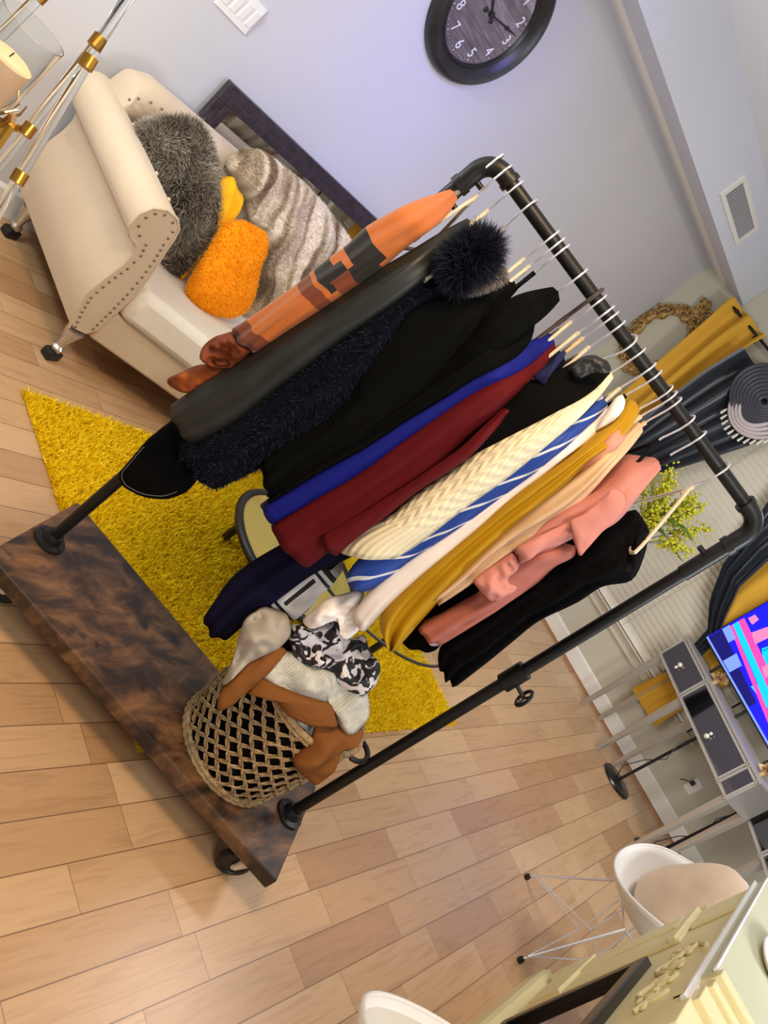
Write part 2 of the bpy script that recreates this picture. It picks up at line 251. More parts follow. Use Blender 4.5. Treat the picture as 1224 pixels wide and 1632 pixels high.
G={
'orange':((0.001,1.564,0.016,1.563,-0.03,),(-0.007,1.539,0.029,1.539,-0.065,),(-0.01,1.518,0.039,1.518,-0.136,),(-0.013,1.496,0.044,1.496,-0.193,),(-0.02,1.47,0.041,1.471,-0.2,),(-0.025,1.443,0.039,1.444,-0.2,),(-0.031,1.416,0.039,1.417,-0.2,),(-0.037,1.388,0.039,1.39,-0.2,),(-0.031,1.361,0.039,1.363,-0.2,),(-0.032,1.333,0.037,1.335,-0.2,),(-0.036,1.305,0.036,1.307,-0.2,),(-0.038,1.276,0.033,1.279,-0.2,),(-0.039,1.246,0.029,1.25,-0.2,),(-0.039,1.217,0.026,1.222,-0.2,),(-0.042,1.187,0.022,1.193,-0.2,),(-0.045,1.156,0.017,1.163,-0.2,),(-0.048,1.126,0.012,1.134,-0.2,),(-0.051,1.095,0.008,1.104,-0.2,),(-0.055,1.063,0.005,1.074,-0.2,),(-0.06,1.032,0.002,1.043,-0.2,),),
'charcoal':((0.072,1.557,0.087,1.549,-0.03,),(0.065,1.521,0.095,1.513,-0.065,),(0.063,1.489,0.105,1.481,-0.136,),(0.063,1.458,0.111,1.45,-0.193,),(0.058,1.422,0.113,1.413,-0.2,),(0.05,1.385,0.113,1.375,-0.2,),(0.044,1.347,0.111,1.337,-0.2,),(0.041,1.308,0.108,1.298,-0.2,),(0.036,1.269,0.104,1.258,-0.2,),(0.031,1.23,0.099,1.218,-0.2,),(0.026,1.189,0.096,1.177,-0.2,),(0.021,1.149,0.095,1.136,-0.2,),(0.016,1.107,0.093,1.094,-0.2,),(0.011,1.066,0.091,1.051,-0.2,),(0.005,1.023,0.09,1.008,-0.2,),(-0.001,0.98,0.089,0.964,-0.2,),(-0.008,0.937,0.09,0.919,-0.2,),(-0.015,0.893,0.085,0.874,-0.2,),(-0.021,0.848,0.075,0.83,-0.2,),(-0.025,0.802,0.065,0.784,-0.2,),),
'navyfur':((0.103,1.528,0.158,1.54,-0.03,),(0.107,1.491,0.169,1.502,-0.061,),(0.111,1.458,0.169,1.468,-0.124,),(0.114,1.425,0.167,1.433,-0.174,),(0.114,1.387,0.161,1.395,-0.18,),(0.113,1.348,0.155,1.355,-0.18,),(0.111,1.309,0.175,1.32,-0.18,),(0.106,1.269,0.188,1.281,-0.18,),(0.102,1.228,0.196,1.24,-0.18,),(0.097,1.187,0.21,1.2,-0.18,),(0.096,1.145,0.224,1.159,-0.18,),(0.095,1.102,0.226,1.115,-0.18,),(0.093,1.059,0.223,1.07,-0.18,),(0.091,1.015,0.217,1.025,-0.18,),(0.09,0.971,0.212,0.979,-0.18,),(0.09,0.926,0.208,0.932,-0.18,),(0.089,0.88,0.202,0.884,-0.18,),(0.079,0.835,0.196,0.836,-0.18,),(0.069,0.789,0.186,0.789,-0.18,),(0.055,0.743,0.173,0.741,-0.18,),),
'blacka':((0.225,1.548,0.25,1.552,-0.03,),(0.212,1.516,0.256,1.518,-0.063,),(0.199,1.488,0.261,1.489,-0.13,),(0.186,1.461,0.266,1.46,-0.183,),(0.171,1.43,0.272,1.426,-0.19,),(0.155,1.398,0.28,1.392,-0.19,),(0.138,1.367,0.29,1.358,-0.19,),(0.147,1.333,0.296,1.322,-0.19,),(0.153,1.298,0.301,1.285,-0.19,),(0.16,1.262,0.303,1.248,-0.19,),(0.172,1.227,0.304,1.21,-0.19,),(0.186,1.193,0.304,1.172,-0.19,),(0.204,1.16,0.301,1.133,-0.19,),(0.216,1.124,0.298,1.094,-0.19,),(0.218,1.085,0.293,1.055,-0.19,),(0.215,1.046,0.287,1.015,-0.19,),(0.208,1.006,0.282,0.974,-0.19,),(0.2,0.966,0.277,0.933,-0.19,),(0.2,0.925,0.275,0.891,-0.19,),(0.203,0.883,0.278,0.849,-0.19,),),
'blackb':((0.304,1.615,0.326,1.61,-0.03,),(0.283,1.581,0.334,1.574,-0.063,),(0.264,1.55,0.328,1.54,-0.13,),(0.258,1.516,0.325,1.507,-0.183,),(0.257,1.479,0.325,1.47,-0.19,),(0.263,1.441,0.324,1.433,-0.19,),(0.269,1.403,0.32,1.395,-0.19,),(0.277,1.365,0.317,1.357,-0.19,),(0.284,1.325,0.314,1.318,-0.19,),(0.285,1.285,0.31,1.278,-0.19,),(0.286,1.244,0.307,1.238,-0.19,),(0.284,1.202,0.304,1.198,-0.19,),(0.28,1.16,0.301,1.156,-0.19,),(0.275,1.117,0.297,1.115,-0.19,),(0.27,1.074,0.292,1.073,-0.19,),(0.265,1.03,0.286,1.03,-0.19,),(0.259,0.986,0.281,0.987,-0.19,),(0.257,0.941,0.276,0.943,-0.19,),(0.255,0.895,0.276,0.898,-0.19,),(0.265,0.849,0.277,0.852,-0.19,),),
'blackc':((0.302,1.541,0.331,1.54,-0.03,),(0.295,1.508,0.358,1.518,-0.065,),(0.291,1.479,0.359,1.489,-0.136,),(0.296,1.452,0.357,1.459,-0.193,),(0.3,1.419,0.349,1.425,-0.2,),(0.303,1.384,0.342,1.389,-0.2,),(0.305,1.349,0.34,1.353,-0.2,),(0.303,1.314,0.337,1.316,-0.2,),(0.3,1.278,0.334,1.279,-0.2,),(0.297,1.242,0.328,1.241,-0.2,),(0.294,1.205,0.324,1.203,-0.2,),(0.291,1.168,0.321,1.164,-0.2,),(0.289,1.13,0.319,1.124,-0.2,),(0.284,1.092,0.315,1.084,-0.2,),(0.279,1.054,0.309,1.044,-0.2,),(0.274,1.015,0.302,1.004,-0.2,),(0.269,0.976,0.297,0.963,-0.2,),(0.265,0.935,0.293,0.921,-0.2,),(0.265,0.895,0.286,0.878,-0.2,),(0.264,0.853,0.28,0.836,-0.2,),),
'blue':((0.377,1.544,0.393,1.548,-0.03,),(0.363,1.511,0.395,1.512,-0.065,),(0.358,1.481,0.391,1.481,-0.136,),(0.355,1.452,0.381,1.451,-0.193,),(0.348,1.417,0.373,1.415,-0.2,),(0.342,1.381,0.365,1.379,-0.2,),(0.339,1.345,0.361,1.342,-0.2,),(0.337,1.307,0.359,1.304,-0.2,),(0.332,1.27,0.357,1.266,-0.2,),(0.327,1.232,0.355,1.227,-0.2,),(0.323,1.193,0.353,1.187,-0.2,),(0.321,1.154,0.353,1.147,-0.2,),(0.318,1.114,0.353,1.106,-0.2,),(0.314,1.073,0.353,1.065,-0.2,),(0.307,1.033,0.348,1.023,-0.2,),(0.3,0.992,0.343,0.981,-0.2,),(0.296,0.95,0.337,0.939,-0.2,),(0.291,0.908,0.332,0.896,-0.2,),(0.287,0.865,0.326,0.852,-0.2,),(0.282,0.821,0.32,0.808,-0.2,),),
'burgundy':((0.397,1.54,0.407,1.541,-0.03,),(0.399,1.504,0.42,1.509,-0.065,),(0.393,1.474,0.416,1.478,-0.136,),(0.383,1.443,0.414,1.448,-0.193,),(0.375,1.409,0.418,1.413,-0.2,),(0.367,1.373,0.422,1.377,-0.2,),(0.364,1.335,0.425,1.34,-0.2,),(0.362,1.298,0.428,1.302,-0.2,),(0.36,1.259,0.433,1.264,-0.2,),(0.358,1.22,0.438,1.226,-0.2,),(0.356,1.181,0.444,1.187,-0.2,),(0.356,1.141,0.441,1.147,-0.2,),(0.356,1.1,0.439,1.107,-0.2,),(0.356,1.059,0.438,1.066,-0.2,),(0.351,1.018,0.438,1.024,-0.2,),(0.346,0.976,0.441,0.982,-0.2,),(0.34,0.934,0.446,0.94,-0.2,),(0.337,0.891,0.45,0.896,-0.2,),(0.334,0.847,0.45,0.852,-0.2,),(0.331,0.802,0.451,0.808,-0.2,),),
'burgundyflap':((0.433,1.388,0.439,1.407,-0.2,),(0.435,1.364,0.443,1.383,-0.206,),(0.437,1.342,0.446,1.36,-0.219,),(0.439,1.319,0.45,1.337,-0.229,),(0.442,1.295,0.455,1.312,-0.23,),(0.445,1.27,0.46,1.286,-0.23,),(0.444,1.245,0.461,1.26,-0.23,),(0.443,1.219,0.459,1.234,-0.23,),(0.442,1.194,0.458,1.207,-0.23,),(0.441,1.168,0.456,1.18,-0.23,),(0.44,1.142,0.454,1.153,-0.23,),(0.438,1.115,0.454,1.126,-0.23,),(0.436,1.089,0.455,1.098,-0.23,),(0.434,1.062,0.457,1.07,-0.23,),(0.432,1.035,0.458,1.041,-0.23,),(0.43,1.008,0.458,1.013,-0.23,),(0.427,0.981,0.458,0.984,-0.23,),(0.423,0.953,0.459,0.955,-0.23,),(0.42,0.925,0.46,0.925,-0.23,),(0.416,0.897,0.464,0.896,-0.23,),),
'navylong':((0.421,1.543,0.446,1.54,-0.03,),(0.428,1.493,0.457,1.493,-0.051,),(0.432,1.446,0.465,1.448,-0.093,),(0.437,1.399,0.475,1.403,-0.126,),(0.445,1.349,0.488,1.354,-0.13,),(0.446,1.296,0.495,1.302,-0.13,),(0.446,1.242,0.5,1.249,-0.13,),(0.445,1.186,0.504,1.195,-0.13,),(0.444,1.13,0.509,1.14,-0.13,),(0.443,1.073,0.514,1.084,-0.13,),(0.437,1.016,0.515,1.027,-0.13,),(0.427,0.958,0.51,0.969,-0.13,),(0.417,0.899,0.505,0.91,-0.13,),(0.407,0.839,0.5,0.85,-0.13,),(0.39,0.78,0.478,0.796,-0.13,),(0.38,0.717,0.48,0.733,-0.13,),(0.375,0.653,0.48,0.669,-0.13,),(0.373,0.587,0.481,0.604,-0.13,),(0.396,0.527,0.48,0.538,-0.13,),(0.415,0.46,0.487,0.469,-0.13,),),
'blacklong':((0.468,1.569,0.523,1.605,-0.03,),(0.459,1.535,0.531,1.573,-0.061,),(0.446,1.505,0.525,1.541,-0.124,),(0.427,1.477,0.517,1.51,-0.174,),(0.418,1.445,0.511,1.476,-0.18,),(0.422,1.411,0.506,1.441,-0.18,),(0.426,1.375,0.5,1.407,-0.18,),(0.429,1.34,0.493,1.371,-0.18,),(0.433,1.304,0.488,1.336,-0.18,),(0.437,1.267,0.482,1.299,-0.18,),(0.442,1.23,0.479,1.262,-0.18,),(0.448,1.193,0.476,1.225,-0.18,),(0.456,1.155,0.474,1.186,-0.18,),(0.464,1.117,0.474,1.148,-0.18,),(0.466,1.078,0.474,1.108,-0.18,),(0.468,1.038,0.472,1.068,-0.18,),(0.47,0.998,0.47,1.028,-0.18,),(0.47,0.957,0.47,0.987,-0.18,),(0.47,0.915,0.471,0.946,-0.18,),(0.478,0.873,0.473,0.904,-0.18,),),
'cream':((0.529,1.598,0.536,1.604,-0.03,),(0.529,1.563,0.542,1.577,-0.065,),(0.523,1.531,0.536,1.551,-0.136,),(0.509,1.5,0.533,1.525,-0.193,),(0.504,1.466,0.536,1.497,-0.2,),(0.499,1.431,0.539,1.467,-0.2,),(0.492,1.396,0.543,1.437,-0.2,),(0.485,1.36,0.547,1.407,-0.2,),(0.48,1.323,0.55,1.376,-0.2,),(0.476,1.286,0.552,1.345,-0.2,),(0.476,1.248,0.554,1.314,-0.2,),(0.476,1.21,0.555,1.282,-0.2,),(0.474,1.171,0.554,1.25,-0.2,),(0.472,1.131,0.554,1.217,-0.2,),(0.472,1.092,0.555,1.184,-0.2,),(0.481,1.052,0.556,1.151,-0.2,),(0.473,1.012,0.558,1.117,-0.2,),(0.465,0.972,0.562,1.083,-0.2,),(0.458,0.931,0.563,1.049,-0.2,),(0.478,0.895,0.562,1.015,-0.2,),),
'striped':((0.568,1.56,0.581,1.558,-0.03,),(0.566,1.525,0.585,1.528,-0.065,),(0.549,1.495,0.572,1.499,-0.136,),(0.541,1.465,0.567,1.471,-0.193,),(0.546,1.431,0.572,1.438,-0.2,),(0.55,1.395,0.575,1.404,-0.2,),(0.553,1.358,0.578,1.37,-0.2,),(0.555,1.321,0.579,1.335,-0.2,),(0.556,1.284,0.58,1.299,-0.2,),(0.555,1.246,0.58,1.264,-0.2,),(0.554,1.208,0.581,1.227,-0.2,),(0.555,1.169,0.582,1.191,-0.2,),(0.558,1.129,0.583,1.153,-0.2,),(0.561,1.089,0.583,1.116,-0.2,),(0.566,1.049,0.579,1.078,-0.2,),(0.558,1.009,0.578,1.04,-0.2,),(0.539,0.974,0.58,1,-0.2,),(0.519,0.94,0.582,0.961,-0.2,),(0.512,0.898,0.582,0.921,-0.2,),(0.536,0.862,0.577,0.881,-0.2,),),
'whiteshirt':((0.594,1.549,0.604,1.546,-0.03,),(0.588,1.514,0.613,1.514,-0.065,),(0.577,1.483,0.6,1.484,-0.136,),(0.573,1.453,0.587,1.454,-0.193,),(0.576,1.418,0.587,1.419,-0.2,),(0.579,1.381,0.59,1.382,-0.2,),(0.581,1.344,0.592,1.346,-0.2,),(0.581,1.306,0.594,1.308,-0.2,),(0.581,1.268,0.595,1.27,-0.2,),(0.582,1.229,0.601,1.232,-0.2,),(0.584,1.19,0.608,1.194,-0.2,),(0.586,1.15,0.611,1.154,-0.2,),(0.585,1.11,0.614,1.114,-0.2,),(0.581,1.07,0.617,1.074,-0.2,),(0.581,1.029,0.62,1.033,-0.2,),(0.583,0.987,0.625,0.991,-0.2,),(0.584,0.944,0.629,0.949,-0.2,),(0.59,0.901,0.636,0.906,-0.2,),(0.599,0.858,0.643,0.863,-0.2,),(0.616,0.815,0.654,0.819,-0.2,),),
'mustard':((0.61,1.603,0.632,1.608,-0.03,),(0.624,1.567,0.649,1.577,-0.065,),(0.615,1.53,0.638,1.543,-0.136,),(0.607,1.494,0.625,1.509,-0.193,),(0.606,1.454,0.618,1.473,-0.2,),(0.603,1.414,0.629,1.436,-0.2,),(0.599,1.372,0.637,1.397,-0.2,),(0.597,1.33,0.64,1.358,-0.2,),(0.599,1.287,0.64,1.317,-0.2,),(0.603,1.243,0.643,1.277,-0.2,),(0.609,1.199,0.648,1.235,-0.2,),(0.613,1.154,0.654,1.194,-0.2,),(0.617,1.108,0.662,1.151,-0.2,),(0.62,1.062,0.67,1.108,-0.2,),(0.624,1.014,0.68,1.065,-0.2,),(0.629,0.966,0.69,1.02,-0.2,),(0.637,0.918,0.701,0.976,-0.2,),(0.646,0.868,0.712,0.93,-0.2,),(0.687,0.841,0.725,0.884,-0.2,),(0.734,0.833,0.735,0.837,-0.2,),),
'pinkstrap':((0.651,1.569,0.661,1.565,-0.03,),(0.637,1.555,0.649,1.552,-0.101,),(0.623,1.542,0.637,1.54,-0.17,),(0.625,1.525,0.639,1.524,-0.17,),(0.625,1.508,0.642,1.508,-0.17,),(0.626,1.491,0.645,1.491,-0.17,),(0.629,1.474,0.647,1.475,-0.17,),(0.635,1.457,0.649,1.458,-0.17,),(0.64,1.44,0.651,1.441,-0.17,),(0.645,1.423,0.652,1.424,-0.17,),(0.647,1.406,0.652,1.407,-0.17,),(0.65,1.388,0.651,1.39,-0.17,),),
'beige':((0.669,1.588,0.676,1.586,-0.03,),(0.665,1.56,0.68,1.558,-0.063,),(0.652,1.535,0.672,1.533,-0.13,),(0.644,1.51,0.665,1.507,-0.183,),(0.647,1.482,0.671,1.479,-0.19,),(0.648,1.454,0.68,1.45,-0.19,),(0.649,1.425,0.687,1.421,-0.19,),(0.648,1.395,0.693,1.391,-0.19,),(0.648,1.366,0.699,1.36,-0.19,),(0.649,1.336,0.7,1.329,-0.19,),(0.65,1.305,0.7,1.298,-0.19,),(0.651,1.275,0.699,1.266,-0.19,),(0.653,1.244,0.698,1.234,-0.19,),(0.654,1.213,0.698,1.202,-0.19,),(0.657,1.181,0.698,1.169,-0.19,),(0.66,1.149,0.702,1.135,-0.19,),(0.664,1.117,0.706,1.102,-0.19,),(0.668,1.084,0.706,1.068,-0.19,),(0.67,1.051,0.706,1.034,-0.19,),(0.673,1.017,0.705,0.999,-0.19,),),
'blackbehind':((0.713,1.462,0.739,1.46,-0.03,),(0.717,1.433,0.744,1.435,-0.049,),(0.716,1.407,0.733,1.411,-0.086,),(0.715,1.38,0.729,1.387,-0.116,),(0.721,1.35,0.733,1.359,-0.12,),(0.723,1.318,0.738,1.33,-0.12,),(0.725,1.286,0.742,1.301,-0.12,),(0.727,1.253,0.747,1.272,-0.12,),(0.728,1.22,0.751,1.242,-0.12,),(0.729,1.187,0.756,1.212,-0.12,),(0.729,1.154,0.761,1.182,-0.12,),(0.728,1.12,0.765,1.152,-0.12,),(0.727,1.086,0.77,1.121,-0.12,),(0.726,1.051,0.775,1.09,-0.12,),(0.726,1.016,0.779,1.058,-0.12,),(0.725,0.981,0.782,1.026,-0.12,),(0.728,0.945,0.785,0.994,-0.12,),(0.731,0.908,0.795,0.962,-0.12,),(0.741,0.872,0.804,0.929,-0.12,),(0.754,0.836,0.813,0.896,-0.12,),),
'pinktop':((0.764,1.57,0.773,1.569,-0.03,),(0.74,1.546,0.762,1.544,-0.097,),(0.711,1.526,0.743,1.523,-0.19,),(0.709,1.5,0.749,1.498,-0.2,),(0.706,1.474,0.76,1.471,-0.2,),(0.701,1.448,0.768,1.444,-0.2,),(0.696,1.421,0.77,1.417,-0.2,),(0.691,1.394,0.76,1.391,-0.2,),(0.687,1.367,0.75,1.365,-0.2,),(0.688,1.339,0.742,1.338,-0.2,),(0.688,1.311,0.741,1.308,-0.2,),(0.691,1.282,0.739,1.279,-0.2,),(0.694,1.253,0.738,1.25,-0.2,),(0.697,1.224,0.736,1.22,-0.2,),),
'pinkbottom':((0.712,1.225,0.763,1.333,-0.19,),(0.709,1.2,0.792,1.324,-0.19,),(0.705,1.175,0.779,1.297,-0.19,),(0.704,1.15,0.777,1.269,-0.19,),(0.709,1.124,0.785,1.238,-0.19,),(0.719,1.104,0.791,1.208,-0.19,),(0.745,1.101,0.789,1.177,-0.19,),(0.75,1.081,0.789,1.145,-0.19,),(0.748,1.055,0.791,1.113,-0.19,),(0.746,1.029,0.791,1.08,-0.19,),(0.744,1.002,0.79,1.047,-0.19,),(0.741,0.975,0.79,1.014,-0.19,),(0.738,0.948,0.789,0.981,-0.19,),(0.735,0.921,0.788,0.947,-0.19,),),
'blackdress':((0.832,1.46,0.879,1.466,-0.03,),(0.819,1.434,0.896,1.448,-0.059,),(0.801,1.412,0.897,1.429,-0.118,),(0.79,1.389,0.899,1.409,-0.164,),(0.79,1.361,0.916,1.382,-0.17,),(0.791,1.331,0.9,1.357,-0.17,),(0.791,1.302,0.883,1.332,-0.17,),(0.792,1.272,0.881,1.303,-0.17,),(0.795,1.241,0.887,1.272,-0.17,),(0.798,1.211,0.883,1.24,-0.17,),(0.796,1.18,0.879,1.208,-0.17,),(0.795,1.149,0.873,1.176,-0.17,),(0.797,1.117,0.872,1.143,-0.17,),(0.798,1.085,0.877,1.109,-0.17,),(0.799,1.053,0.882,1.075,-0.17,),(0.8,1.02,0.886,1.04,-0.17,),(0.801,0.987,0.891,1.005,-0.17,),(0.801,0.954,0.894,0.97,-0.17,),(0.804,0.921,0.898,0.934,-0.17,),(0.832,0.9,0.901,0.898,-0.17,),),
}
